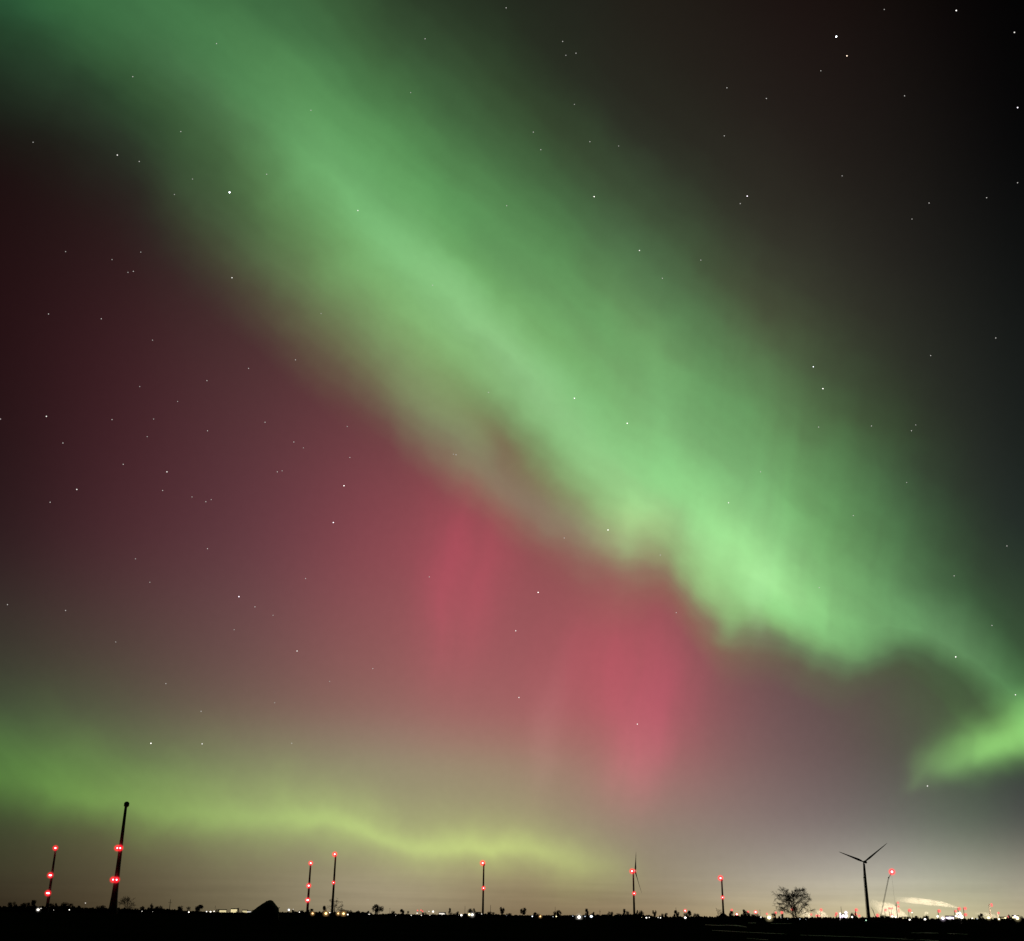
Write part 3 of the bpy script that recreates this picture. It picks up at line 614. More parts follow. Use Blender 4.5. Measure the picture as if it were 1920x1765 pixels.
TREES = [  # px, top, width px, kind, label
 (22,1691.5,15,'bush','dark bush at the far left end of the horizon, beside a lower one'),
 (43,1694,12,'bush','low thin bush second from the left end of the horizon'),
 (60,1689,15,'round','rounded dark tree left of the white farm light and short tower'),
 (97,1692,13,'round','round tree touching the right side of the short left tower'),
 (119,1693,22,'bush','widest dark shrub between the short tower and the tallest tower'),
 (148,1698,12,'bush','small dark shrub below the dim light right of the widest shrub'),
 (190,1698,18,'bush','low dark bush touching the left foot of the tallest tower'),
 (268,1700,12,'bush','low bush right of the broad bare tree'),
 (282,1694,12,'cone','pointed ragged tree right of the broad bare tree'),
 (298,1699,15,'bush','low rounded bush left of the utility pole with cross-arm'),
 (335,1699.5,15,'bush','low rounded bush right of the utility pole with cross-arm'),
 (372,1697.5,17,'round','solitary globe-shaped dark tree left of the yellow-lit sheds'),
 (407,1705,7,'bush','tiny bush at the left end of the yellow-lit sheds'),
 (446,1703,7,'cone','tiny pointed tree in front of the yellow-lit sheds'),
 (551,1706,11,'bush','low bush between the field heap and the pair of towers'),
 (566,1707,10,'bush','low bush touching the left side of the three-lamp thin tower'),
 (583,1705,9,'round','small round tree above the leftmost orange lamp'),
 (607,1699.5,14,'cone','dense dark tree between the pair of thin towers'),
 (645,1706,27,'bush','wide flat-domed thicket above the two orange lamps'),
 (670,1708,10,'bush','small bush at the right edge of the flat-domed thicket'),
 (689,1708,11,'bush','low bush left of the solitary open-crowned tree'),
 (705,1694,14,'round','solitary open-crowned tree between the thin tower pair and the middle tower'),
 (738,1708.5,11,'bush','low bush right of the thin pole near the open-crowned tree'),
 (754,1705.5,10,'round','small round tree halfway from open-crowned tree to red works lights'),
 (796,1711,9,'bush','tiny bush among the small red works lights left of the middle tower'),
 (843,1703.5,9,'cone','small pointed tree between bright roof lights and the middle tower'),
 (856,1709,10,'bush','low bush just right of the small pointed tree near middle tower'),
 (884,1702,11,'round','round tree directly above the brightest twin lamp left of middle tower'),
 (917,1710,16,'bush','low flat bush at the right foot of the middle tower'),
 (940,1702,9,'umbrella','lollipop tree, first to the right of the middle tower'),
 (955,1712.5,12,'bush','low bush right of the lollipop tree'),
 (983,1703.5,11,'umbrella','mushroom-shaped tree, second to the right of the middle tower'),
 (1005,1711.5,9,'round','small dark round tree between the blue-white and orange lamps'),
 (1047,1705.5,10,'round','round tree standing close to a thin mast left of the brightest field lamp'),
 (1100,1705,7,'round','squarish small tree right of the brightest field lamp'),
 (1111,1710,9,'bush','low bush just right of the squarish small tree'),
 (1144,1709.5,11,'bush','low bush between the cross-topped mast and the edge-on turbine'),
 (1160,1713,11,'bush','lowest bush left of the edge-on turbine'),
 (1171,1705.5,9,'round','small round tree left of the edge-on turbine'),
 (1200,1705.5,11,'round','round tree right of the edge-on turbine'),
 (1228,1708,8,'umbrella','narrow lollipop tree above the row of small white lamps'),
 (1241,1713,7,'bush','tiny bush among the small white lamps'),
 (1249,1711,8,'round','small faint tree right of the small white lamps'),
 (1268,1708,10,'round','dark onion-shaped tree around the thin spike, left of the lone red light'),
 (1291,1708.5,10,'round','dark tree touching the right side of the lone red light'),
 (1305,1713,12,'bush','low dark bush right of the lone red light'),
 (1372,1709.5,9,'round','small tree under the first red light right of the farmhouse'),
 (1400,1705.5,16,'bush','dense dark thicket with a red light showing near its top'),
 (1418,1714,16,'bush','low dark thicket under the pole-mounted red light'),
 (1452,1712,9,'bush','small dark bush right of the yellow lamp, left of the largest tree'),
 (1466,1713,9,'bush','small dark bush above the white lamp left of the largest tree'),
 (1601,1710,9,'round','hazy small tree left of the rotor turbine among red lights'),
 (1655,1717,16,'bush','low dark bush at the foot of the leaning crane'),
 (1720,1717.5,15,'bush','low dark bush right of the large lit steam bank'),
 (1738,1717,12,'bush','low dark bush above the white lamp right of the steam bank'),
 (1841,1714,9,'round','small dark tree in front of the low steam left of the striped chimney'),
 (1895,1715,8,'bush','small dark bush next to the brightest lamp at far right'),
 (1914,1718,14,'bush','low dark bush at the far right end of the horizon'),
]
for i, (px, top, w, kd, lab) in enumerate(TREES):
    D = (1500, 1650, 1420, 1580)[i % 4] if px < 1600 else 2900 + 60 * (i % 4)
    p = at(px, D); H = zt(px, top, D); W_ = w * mpp(D)
    tm, cm = KIND[kd][i % len(KIND[kd])]
    t = empty({'bush': 'bush', 'round': 'deciduous_tree', 'cone': 'conifer', 'umbrella': 'lollipop_tree'}[kd], p, lab, 'bush' if kd == 'bush' else 'tree', 'trees and bushes along the horizon', i * 1.3)
    sc = (W_ * 1.05, W_ * 1.05, H)
    link('trunk', tm, t, None, sc); link('crown', cm, t, None, sc)

# far wood and hedges that run together along the horizon
PROF = [(-400,1700),(-100,1698),(0,1699),(12,1700),(30,1698),(50,1700),(70,1699),(90,1700),(110,1698),(130,1699),(150,1702),(200,1703),(230,1703),(260,1705),(290,1703),(320,1705),(350,1708),(380,1709),(420,1711),(480,1711),(540,1710),(560,1709),(600,1710),(660,1710),(680,1710),(700,1714),(740,1713),(780,1715),(830,1715),(860,1715),(890,1712),(930,1714),(960,1716),(1000,1716.5),(1050,1716),(1100,1716),(1130,1715),(1160,1716),(1185,1714),(1215,1716),(1230,1719),(1260,1719),(1300,1718),(1340,1719),(1360,1717),(1400,1716),(1440,1720.5),(1500,1720.5),(1540,1720),(1560,1720.5),(1600,1720.5),(1640,1719.5),(1660,1719),(1700,1721.5),(1720,1721),(1750,1722.5),(1800,1723),(1850,1722),(1900,1722),(1920,1721),(2050,1722),(2400,1722)]
def wood(x0, x1, D, n, seed, add=0.0, name='far_wood', label=None):
    rnd = random.Random(seed); b = MB(); x = x0; prev = None; m = mpp(D)
    xs_ = np.arange(x0, x1, 1.6); hh = []
    for k, xx in enumerate(xs_):
        top = float(np.interp(xx, [a for a, _ in PROF], [c for _, c in PROF])) + add
        hh.append(max(zt(xx, top, D), .8) * (1 + .16 * math.sin(xx * .9 + seed) * math.sin(xx * .37) + rnd.uniform(-.12, .10)))
    for k, xx in enumerate(xs_):                 # a lumpy body with real depth
        p = at(xx, D); u = p.normalized(); i = len(b.v); h = hh[k]
        for dd, hz in ((-9, -1.0), (-8, h * .55), (-3, h * .93), (3, h), (9, h * .6), (10, -1.0)): b.v.append(p + u * dd + Vector((0, 0, hz)))
        if k: 
            for j in range(5): b.f.append((i - 6 + j, i + j, i + j + 1, i - 5 + j))
    for k in range(n):                           # twiggy fringe
        xx = rnd.uniform(x0, x1); h = float(np.interp(xx, xs_, hh)); p = at(xx, D) + at(xx, 1) * rnd.uniform(-8, 8)
        z = h * rnd.uniform(.75, 1.12); s_ = rnd.uniform(.15, .5); c = p + Vector((0, 0, z))
        a = Vector((rnd.gauss(0, 1), rnd.gauss(0, 1), 0)).normalized() * s_ * .5; q_ = Vector((rnd.gauss(0, .4), rnd.gauss(0, .4), 1)) * s_ * 1.6
        i = len(b.v); b.v += [c - a, c + a, c + q_]; b.f.append((i, i + 1, i + 2))
    tag(b.build(name, M_HEDGE), label, 'wood', None, 'stuff')
wood(-420, 2400, 3050, 14000, 3, 0, 'far_wood', 'dark band of far woods and hedges along the whole horizon')

# ---------------------------------------------------------------- tarpaulined heap in the field
D = 420; p = at(497, D); t = empty('field_heap', p, 'black covered heap with a long left slope and steep right end, alone in the field', 'heap', None, facing(p))
b = MB(); m = mpp(D)
ridge = [(-34, 0), (-30, 6), (-27, 10.5), (-22, 15), (-15, 21), (-7, 27), (0, 31), (5, 32.2), (9, 32.2), (12.5, 31), (17, 27), (21, 22.5), (24, 20), (25, 13), (25.6, 5), (26, 0)]
rz_ = [(x * m, max(0, h * m)) for x, h in ridge]; NS = 13
for x, h in rz_:
    for j in range(NS):
        a = math.pi * j / (NS - 1); wob = 1 + .04 * math.sin(j * 2.1 + x)
        b.v.append(Vector((x, -math.cos(a) * (h * 1.3 + .6), (h + .1) * math.sin(a) * wob - .05)))
for i in range(len(rz_) - 1):
    for j in range(NS - 1): b.f.append((i * NS + j, i * NS + NS + j, i * NS + NS + j + 1, i * NS + j + 1))
b.build('tarpaulin', M_TARP, t, True)
rnd = random.Random(4)
for i in range(1, len(rz_) - 1):
    for j in (2, 4, 6, 8):
        if (i + j // 2) % 3: continue
        x, h = rz_[i]; a = math.pi * j / (NS - 1); b = MB(); b.ball((x + rnd.uniform(-.2, .2), -math.cos(a) * (h * 1.3 + .6), (h + .1) * math.sin(a)), .22, 8, .6); b.build('weight', M_TARP, t)

# ---------------------------------------------------------------- masts and poles
def pole(px, top, D, label, arm=None, r=.16, name='utility_pole', cat='pole', group='thin poles and masts on the horizon'):
    p = at(px, D); H = zt(px, top, D); t = empty(name, p, label, cat, group, facing(p))
    b = MB(); b.lathe([(r * 1.5, 0), (r * 1.1, H * .5), (r * .7, H)], 8); b.build('mast', M_WOOD, t)
    b = MB()
    if arm:
        z, w = arm; z = H * z; b.box((-w, -.12, z - .12), (w, .12, z + .12))
        for k in (-1, -.4, .4, 1): b.tube((w * .94 * k, 0, z + .12), (w * .94 * k, 0, z + .5), .07, .05, 6)
        b.build('cross_arm', M_WOOD, t)
    else:
        for k in range(3): b.tube((0, 0, H * (.8 + .07 * k)), (.9 - .2 * k, 0, H * (.8 + .07 * k) + .1), .05, .05, 5)
        b.build('antenna', M_METAL, t)
    return t
pole(317, 1686.5, 1500, 'utility pole with a broad cross-arm left of the globe-shaped tree', (.78, 2.2), .3)
pole(402.5, 1698, 1700, 'faint thin mast rising left of the yellow-lit sheds', None, .16, 'radio_mast', 'mast')
pole(640, 1690, 1500, 'thin pole right of the tall bare tree and thin tower', (.94, .7), .2)
pole(730.5, 1702.5, 1900, 'short faint pole right of the solitary open-crowned tree', (.9, .7), .18)
pole(871.5, 1698.5, 1900, 'thin mast left of the middle tower, above a white lamp', None, .22, 'radio_mast', 'mast')
pole(919.5, 1697, 1900, 'thin mast right of the middle tower', None, .28, 'radio_mast', 'mast')
pole(1041, 1700.5, 1900, 'thin mast left of a round tree, well right of the middle tower', None, .22, 'radio_mast', 'mast')
pole(1125, 1706, 1900, 'short mast with a small cross on top, left of the edge-on turbine', (.8, 1.6), .26)
pole(1268, 1701.5, 1900, 'thin spike rising out of the onion-shaped tree', None, .24, 'radio_mast', 'mast')
pole(1426, 1705, 1900, 'thin pole left of the yellow lamp and the largest tree', (.9, .5), .18)
pole(1579, 1700, 3000, 'thin spire-like mast above the white works lights left of the rotor turbine', None, .5, 'radio_mast', 'mast')
pole(1712, 1711, 3000, 'short dark pole with a white lamp, right of the steam bank', (.95, .8), .35)

# ---------------------------------------------------------------- buildings
def hall(px, D, wpx, top, lit, label, lit_col='yellow', strength=1.0, depth=14, name='farm_shed', gable=False, group='lit sheds and halls', lf=(.05, .95, .15, .95)):
    p = at(px, D); m = mpp(D); W_ = wpx * m / 2; H = zt(px, top, D); e = H * (.45 if gable else .86)
    t = empty(name, p, label, 'building', group, facing(p))
    b = MB(); b.box((-W_, 0, 0), (W_, depth, e)); b.build('wall', M_WALL, t)
    b = MB(); o_ = .3
    if gable:                                    # gable end towards the viewer
        b.v = [Vector(v) for v in ((-W_ - o_, -o_, e), (W_ + o_, -o_, e), (0, -o_, H), (-W_ - o_, depth + o_, e), (W_ + o_, depth + o_, e), (0, depth + o_, H))]
        b.f = [(0, 1, 2), (5, 4, 3), (0, 2, 5, 3), (2, 1, 4, 5), (1, 0, 3, 4)]
    else:
        b.v = [Vector(v) for v in ((-W_ - o_, -o_, e), (W_ + o_, -o_, e), (W_ + o_, depth + o_, e), (-W_ - o_, depth + o_, e), (-W_ - o_, depth / 2, H), (W_ + o_, depth / 2, H))]
        b.f = [(0, 1, 5, 4), (2, 3, 4, 5), (1, 2, 5), (3, 0, 4), (3, 2, 1, 0)]
    b.build('roof', M_ROOF, t)
    if lit:
        n = max(1, int(wpx / 2.2)); a0, a1, z0, z1 = lf
        for k in range(n):
            xa = -W_ + 2 * W_ * (a0 + (a1 - a0) * k / n); xb = -W_ + 2 * W_ * (a0 + (a1 - a0) * (k + .86) / n)
            b = MB(); b.box((xa, -.12, e * z0), (xb, -.02, e * z1)); b.build('lit_window', emit('lit_%s_%.1f' % (lit_col, strength), LAMPC[lit_col], strength), t)
    return t
GH = 3300
hall(417, GH, 15, 1705.3, True, 'long low shed glowing yellow, left of the taller lit one by the heap', 'yellow', .9)
hall(438.5, GH, 12, 1703.5, True, 'tallest yellow glowing shed in the lit group left of the heap', 'yellow', 1.0, lf=(.02, .98, .05, .98))
hall(459, GH, 10, 1706, True, 'small pale glowing shed close to the heap', 'yellow', .8)
hall(467, GH - 60, 8, 1708, True, 'smallest white glowing shed just before the slope of the heap', 'white', 1.2)
hall(829, 3300, 13, 1710.5, True, 'low white glowing hall left of the middle tower', 'white', 1.2)
hall(897, 3300, 9, 1710.0, True, 'narrow low hall with a white light strip beside the middle tower', 'white', .8, lf=(.05, .7, .6, .9))
hall(1356.5, 1600, 20, 1710.5, False, 'dark gabled farmhouse at the foot of the short tower', gable=True, name='farmhouse')
hall(1582, 3250, 14, 1713, True, 'low works hall with dazzling white windows, left of the rotor turbine', 'violet', 2.2, name='works_hall')
hall(1782, 3250, 15, 1717, True, 'works hall with pale violet windows left of the tall lit column', 'violet', 2.0, name='works_hall')
hall(1906, 3250, 12, 1716, True, 'works hall with the glaring windows at the far right end', 'yellow', 2.2, name='works_hall')
hall(1880, 3250, 12, 1719, True, 'low works hall with cream windows right of the striped chimney', 'yellow', 1.6, name='works_hall')
hall(1700, 3250, 16, 1719, True, 'low works hall with cream windows under the end of the steam bank', 'yellow', 1.2, name='works_hall')

# ---------------------------------------------------------------- lamps near the ground
def yard_lamp(px, py, D, colour, core, label, glow=0, gpk=.5, s_=5.0, group='small lamps along the horizon', wide=1.0):
    p = at(px, D); t = empty('yard_lamp', p, label, 'lamp', group, facing(p)); z = zt(px, py, D); z = max(z, 1.0)
    b = MB(); b.lathe([(.12, 0), (.07, z)], 6); b.build('pole', M_METAL, t)
    b = MB(); b.box((-.5, -.3, z + .02), (.5, .5, z + .2)); b.build('lamp_hood', M_METAL, t)
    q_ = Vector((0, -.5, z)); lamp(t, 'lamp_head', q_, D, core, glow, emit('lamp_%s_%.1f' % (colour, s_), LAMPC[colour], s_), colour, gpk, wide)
    return t
W1 = 'white'
LAMPS = [ # px, py, D, colour, core px, strength, glow px, label
 (71,1706,1400,W1,1.6,5,5,'bright white farm lamp just left of the short left tower',1.5),
 (76,1703.5,1400,W1,.8,2,0,'weak white lamp between the farm lamp and the short left tower',1),
 (100,1706.5,1400,W1,.5,1.5,0,'dim lamp right of the short left tower',1),
 (129.5,1706.2,1400,W1,1.0,3,0,'white lamp under the widest dark shrub on the left',1),
 (158,1693.5,1450,W1,.8,1.2,0,'lone dim lamp floating above the treeline left of the tallest tower',1.4),
 (266,1709,1400,W1,.8,1.6,0,'weak lamp at the right edge of the broad bare tree',1),
 (286,1709.5,1400,W1,.5,1,0,'faint lamp below the pointed ragged tree',1),
 (354,1710.5,1400,'red',.0,0,0,None,1),
 (354,1710.5,1400,W1,1.2,3,0,'pinkish white lamp left of the globe-shaped tree',1.2),
 (387,1709.5,1400,W1,1.0,2.5,0,'first of three slanting lamps right of the globe-shaped tree',1.4),
 (394.5,1709.8,1400,W1,1.2,3,0,'second of three slanting lamps right of the globe-shaped tree',1.5),
 (401,1709,1400,W1,1.0,2.2,0,'third of three slanting lamps right of the globe-shaped tree',1.4),
 (541,1706.3,1400,'blue',1.6,4,4,'bluish white lamp just right of the field heap',1),
 (549,1705,1400,W1,.7,1.5,0,'weak pink lamp right of the bluish one beside the heap',1),
 (561,1710.5,1400,W1,.9,3,0,'small white lamp left of the three-lamp thin tower',1),
 (586,1713,1380,'orange',1.5,3.5,6,'leftmost orange lamp, right beside the three-lamp thin tower',1.2),
 (611,1713,1380,'orange',2.2,4,8,'large orange lamp left of the tower by the bare tree',1.2),
 (618,1711.5,1400,W1,1.0,2,0,'white lamp squeezed between large orange lamp and thin tower',1.3),
 (634,1713,1380,'orange',1.5,3.5,6,'smaller orange lamp right of the tower by the bare tree',1),
 (644,1713.3,1380,'orange',2.1,4,8,'rightmost large orange lamp under the flat-domed thicket',1.1),
 (652,1715,1400,W1,1.2,2.5,0,'white lamp right of the rightmost orange lamp',1.3),
 (692,1714.5,1400,W1,.8,1.3,0,'dim white strip lamp left of the open-crowned tree',2.5),
 (742,1716.5,1400,W1,.6,1.2,0,None,1),(771,1716.5,1400,W1,.9,2,0,'white lamp left of the small red works lights',1),
 (790,1716.5,1400,W1,.9,2,0,'white lamp under the small red works lights',1),(806,1716.5,1400,W1,.7,1.6,0,None,1),
 (782,1712.5,2000,W1,.9,1.6,0,None,2),(804,1709,2000,W1,.9,1.6,0,'pale pink lamp right of the small red works lights',1),
 (811.7,1709.5,2000,W1,1.5,4,4,'bright white lamp left of the white glowing hall',1),
 (860,1716,1500,W1,.7,2,0,None,1.3),(865,1716.3,1500,W1,1.6,4,4,'white lamp under the mast left of the middle tower',1.3),
 (880,1715,1500,'yellow',1.9,5,5,'yellowish left half of the brightest twin lamp near the middle tower',1.2),
 (885.5,1715.5,1500,W1,2.1,6,7,'white right half of the brightest twin lamp near the middle tower',1),
 (903,1714,1500,W1,.8,2,0,'small white lamp at the foot of the middle tower',1),
 (950,1717.5,1500,'blue',.6,1.0,0,None,1.5),(998,1718.5,1500,'blue',1.2,3,0,'blue-white lamp right of the mushroom-shaped tree',1),
 (1013,1718.5,1500,'orange',1.5,3.5,5,'lone small orange lamp well right of the middle tower',1),
 (1037,1719,1500,'blue',.8,1.2,0,'dim bluish lamp left of the mast and round tree',1),(1043,1718.5,1500,'yellow',1.2,3,0,'yellowish lamp at the foot of the mast and round tree',1),
 (1074,1718,1500,'blue',.7,1.2,0,None,1.5),
 (1085.8,1720,1300,W1,2.8,7,9,'brightest lone white lamp, low in the field right of centre',1),
 (1097,1718.5,1500,'blue',.8,1.3,0,None,2),(1108.7,1718.5,1500,'blue',1.7,5,4,'oval blue-white lamp right of the brightest lone lamp',1.7),
 (1203,1720.5,1500,'yellow',.5,1.2,0,None,1),(1212,1721,1500,W1,1.3,3,0,'first of the small white lamps right of the edge-on turbine',1.4),
 (1217.5,1720.5,1500,W1,.9,2.5,0,'second of the small white lamps right of the edge-on turbine',1),
 (1234,1720.5,1500,W1,.8,2,0,'third of the small white lamps right of the edge-on turbine',1),(1238.6,1721.2,1500,W1,1.0,3,0,'fourth of the small white lamps right of the edge-on turbine',1),
 (1285,1720.8,1500,W1,1.5,5,4,'oval white lamp directly below the lone red light',1.7),
 (1427,1720,1500,W1,.9,3,0,'small white lamp at the foot of the pole left of the yellow lamp',1),
 (1442.5,1720.8,1400,'yellow',3.0,7,10,'large dazzling yellow lamp left of the largest bare tree',1.1),
 (1452,1719.5,1500,'orange',.7,1.5,0,None,1),(1464.7,1720.3,1500,W1,1.3,4,3,'white lamp between the yellow lamp and the largest tree',1),
 (1477,1723.5,1500,'blue',.5,.9,0,None,1),(1500,1723.5,1500,'blue',.8,1.0,0,None,1.5),(1511,1724,1500,'blue',.5,.9,0,None,1),
 (1575.5,1724.5,1500,W1,.6,1,0,None,1),(1624,1725.8,1300,'green',1.1,1.6,0,'greenish lamp at the foot of the rotor turbine',1.2),
 (1576.5,1713.5,2950,W1,1.6,4,4,'white works lamp left of the lilac one',1),(1587.5,1711.5,2950,'violet',2.4,5,6,'lilac white works lamp, highest of its white cluster',1),
 (1582,1716.5,2950,W1,1.7,4,4,None,1),(1588,1717.5,2950,W1,2.2,6,6,'dazzling white works lamp below the lilac one',1.2),(1598.5,1719.5,2950,W1,1.5,4,3,'round white lamp right of the white works cluster',1),
 (1674,1718.5,2900,W1,1.6,4,4,'white lamp at the left foot of the steam bank',1),(1680,1719.8,2900,W1,1.3,3,0,'second white lamp at the foot of the steam bank',1.3),
 (1706,1724.7,1500,W1,1.3,4,0,'white lamp below the right end of the steam bank',1.3),(1735,1724,1500,W1,1.5,4,3,'oval white lamp below a low bush right of the steam bank',1.5),
 (1712,1711.5,2900,W1,1.1,2.5,0,'white lamp at the head of the short dark pole',1),
 (1759.5,1718.5,2900,W1,1.8,4,4,'white lamp on the left end of the violet-lit hall',1),(1768.8,1722.2,2600,'violet',2.3,7,7,'round violet white lamp below the violet-lit hall',1),
 (1782,1721.3,2600,W1,1.8,4,5,None,1.3),(1793.5,1718,2900,W1,1.4,4,3,None,1),
 (1824,1722,2900,W1,.9,2.5,0,None,2),(1833,1723,2900,'blue',.7,1.5,0,None,1),
 (1855,1721,2600,'yellow',1.9,4,6,'amber lamp left of the foot of the striped chimney',1.6),(1874,1723.5,2600,'yellow',1.6,4,4,'yellow lamp right of the foot of the striped chimney',1),
 (1905,1719,2600,'violet',1.9,6,5,'violet white lamp on the last hall at far right',1),(1909,1721.7,2600,'yellow',2.8,6,8,'large yellow-white lamp on the last hall at far right',1),
 (1886,1721.5,2900,'yellow',1.0,3,0,None,2),
]
for px, py, D, col, core, st_, gl, lab, wide in LAMPS:
    if core <= 0: continue
    if lab is None: lab, grp = 'tiny faint lamp far off on the black horizon', 'tiny faint lamps on the horizon'
    else: grp = 'small lamps along the horizon'
    yard_lamp(px, py, D, col, core * .8, lab, gl, .55, st_, grp, wide)

# ---------------------------------------------------------------- works: red lights on chimneys and gantries
def chimney(px, top, D, label, lamps, wpx=1.0, lit=False, group='red-lit chimneys and masts of the works', name='chimney'):
    p = at(px, D); H = zt(px, top, D); m = mpp(D); t = empty(name, p, label, 'chimney' if name == 'chimney' else 'mast', group, facing(p))
    r = wpx * m / 2; b = MB(); b.lathe([(r * 1.25, 0), (r, H * .6), (r * .85, H), (r * .95, H), (r * .95, H + r * .4)], 14)
    b.build('stack', M_PALE if lit else M_METAL, t, False)
    if lit:                                      # unseen point lights added in front to brighten the stack
        for zz in (.35, .8):
            L = bpy.data.lights.new('floodlight', 'POINT'); L.energy = 2.4e4; L.color = (1, .80, .60); L.shadow_soft_size = 1
            lo = bpy.data.objects.new('floodlight', L); COL.objects.link(lo); lo.location = p + Vector((0, -28, H * zz))
    for lx, ly, core, glow, k in lamps:
        q_ = local(t, pt(lx, ly, D)); q_.y = -r * 1.4 - .5
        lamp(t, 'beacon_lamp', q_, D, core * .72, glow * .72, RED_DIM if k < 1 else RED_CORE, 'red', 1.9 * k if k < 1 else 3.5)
    return t
CH = [
 (783,1707.5,2000,'thin mast with a weak red light, left one of the small red works pair',[(783,1707.5,.9,3.5,.5)],.7),
 (791,1706,2000,'thin mast with weak red lights, right one of the small red works pair',[(789.5,1707,.9,3.5,.5),(792.5,1709,.9,3.5,.5)],.8),
 (1284.7,1707.5,2600,'mast with the lone red light between edge-on turbine and farmhouse',[(1284.7,1707.8,1.5,6,1)],.8),
 (1372,1706.5,3000,'mast with the first faint red light right of the farmhouse',[(1372,1706.6,1.6,5.5,.7)],.8),
 (1381.5,1714,3000,'short mast with a pinkish red light low between two dark trees',[(1381.5,1714.5,1.7,5,1)],.8),
 (1402.6,1709.5,2950,'mast whose red light shows in the top of the dense thicket',[(1402.6,1710,1.5,4.5,.8)],.8),
 (1416.7,1710,3000,'mast with a bright red light left of the thin pole by the yellow lamp',[(1416.7,1710.4,1.8,6.5,1)],.9),
 (1438,1713.5,3000,'mast with a faded red light right above the yellow lamp',[(1438,1713.8,1.5,5,.45)],.8),
 (1454.5,1711.5,3000,'mast with a faded red light left edge of the largest bare tree',[(1454.5,1711.8,1.6,5.5,.6)],.8),
 (1466,1711,3000,'mast with a red light under the left branches of the largest tree',[(1466,1711.3,1.7,6,.8)],.8),
 (1485.7,1705,3000,'mast with a red light shining through the trunk of the largest tree',[(1485.7,1705.3,1.8,6.5,.9)],.8),
 (1521,1714.5,3000,'short mast with a faded red light right of the largest tree',[(1521,1715,1.4,5,.5)],.7),
 (1533.5,1716,3000,'wide gantry with low red lights between two steam banks',[(1531,1717,1.3,4.5,.7),(1536,1717,1.3,4.5,.7)],2.4),
 (1539.6,1706,3000,'tall thin mast with a red light above the second steam bank',[(1539.6,1706.3,1.6,6,.8)],.5),
 (1568.5,1712.5,3000,'stubby chimney with faded red lights left of the white works cluster',[(1568.5,1713.2,1.6,5.5,.6),(1566.5,1717,1.2,4,.5)],1.6),
 (1605.7,1705.5,3000,'chimney with three stacked red lights left of the rotor turbine',[(1605.7,1706.5,1.9,6.5,.9),(1604.5,1714.5,1.7,5.5,.8),(1611,1717.5,1.6,5.5,.6)],1.4),
 (1645.5,1715,3000,'low chimney with a large pink red light between turbine and leaning crane',[(1645.5,1716.6,2.2,6.5,.8)],1.6),
 (1660.8,1705.5,3000,'thin chimney with an orange red light in front of the steam bank',[(1660.8,1706.5,1.7,6,.8)],.9),
 (1669,1702.5,3000,'left post of the twin red-lit gantry in front of the steam bank',[(1668.3,1703.5,1.3,4,.8),(1670.8,1716,1.5,4.5,.7)],.8),
 (1673,1702.5,3000,'right post of the twin red-lit gantry in front of the steam bank',[(1673,1703.5,1.3,4,.8),(1674,1716.5,1.2,4,.6)],.8),
 (1683.7,1692.5,3000,'tallest chimney in the steam bank, red lights stacked up its height',[(1683.7,1693,1.5,5,.6),(1684.3,1700,1.4,4.5,.7),(1685,1706.5,1.2,3.8,.6),(1685.3,1710,1.0,3.4,.5)],1.1),
 (1705.6,1706,3000,'chimney with a round red light at the right end of the steam bank',[(1705.6,1707.5,1.9,6.5,.9)],.9),
 (1761,1707,3000,'chimney with a round red light left of the violet-lit hall',[(1761,1708.5,1.9,6.5,.9)],1.3),
 (1792,1707.5,3000,'chimney with a faded red light on the left of the lit column',[(1792,1708.8,1.6,5,.7),(1793.5,1717.5,1.2,4,.5)],1.2),
 (1799,1703,3000,'chimney at the root of the long steam trail, red light on top',[(1798.6,1704.2,2.0,6.5,.9)],1.4),
 (1809.6,1702.5,3000,'chimney with a crimson light right of the long steam trail root',[(1809.6,1703.6,1.9,6,.9),(1810.5,1715.3,1.9,6,.9)],1.1),
 (1859,1696,3000,'tall pale striped chimney at far right with pink lights at its top',[(1859,1695.8,1.6,4.5,.5),(1859.6,1698.5,1.4,4.5,.6)],2.2),
 (1872.8,1711.5,3000,'short pale chimney with a faded red light right of the striped one',[(1872.3,1712,1.5,4.5,.5)],1.7),
 (1891,1717.5,3000,'low chimney with a pink red light left of the last hall',[(1891,1719.3,1.7,5,.6)],1.4),
]
for px, top, D, lab, lm, w in CH: chimney(px, top, 3120 if D > 2900 else D, lab, lm, w, px in (1859, 1872.8), name='chimney' if w > .85 else 'lit_mast')

# lit process column
p = at(1801.5, 2950); m = mpp(2950); H = zt(1801.5, 1710.5, 2950); t = empty('process_column', p, 'tall lit column with stacked white lamps between the two crimson lights', 'tower', None, facing(p))
b = MB(); b.lathe([(2.2, 0), (2.2, H * .5), (1.8, H * .52), (1.8, H * .95), (.8, H)], 14); b.build('column', M_METAL, t)
for k in range(4): z = H * (.2 + .22 * k); b = MB(); b.box((-3, -3.2, z), (3, -1.9, z + .25)); b.build('platform', M_METAL, t)
for lx, ly, c_ in ((1799.5, 1712.5, 1.8), (1801, 1715, 1.5), (1803, 1719.5, 2.6), (1797.5, 1719, 1.6), (1795, 1713.5, 1.2)):
    q_ = local(t, pt(lx, ly, 2950)); q_.y = -3.4; lamp(t, 'flood_lamp', q_, 2950, c_, 4.5, emit('flood', LAMPC['white'], 4.0), 'white', .4)

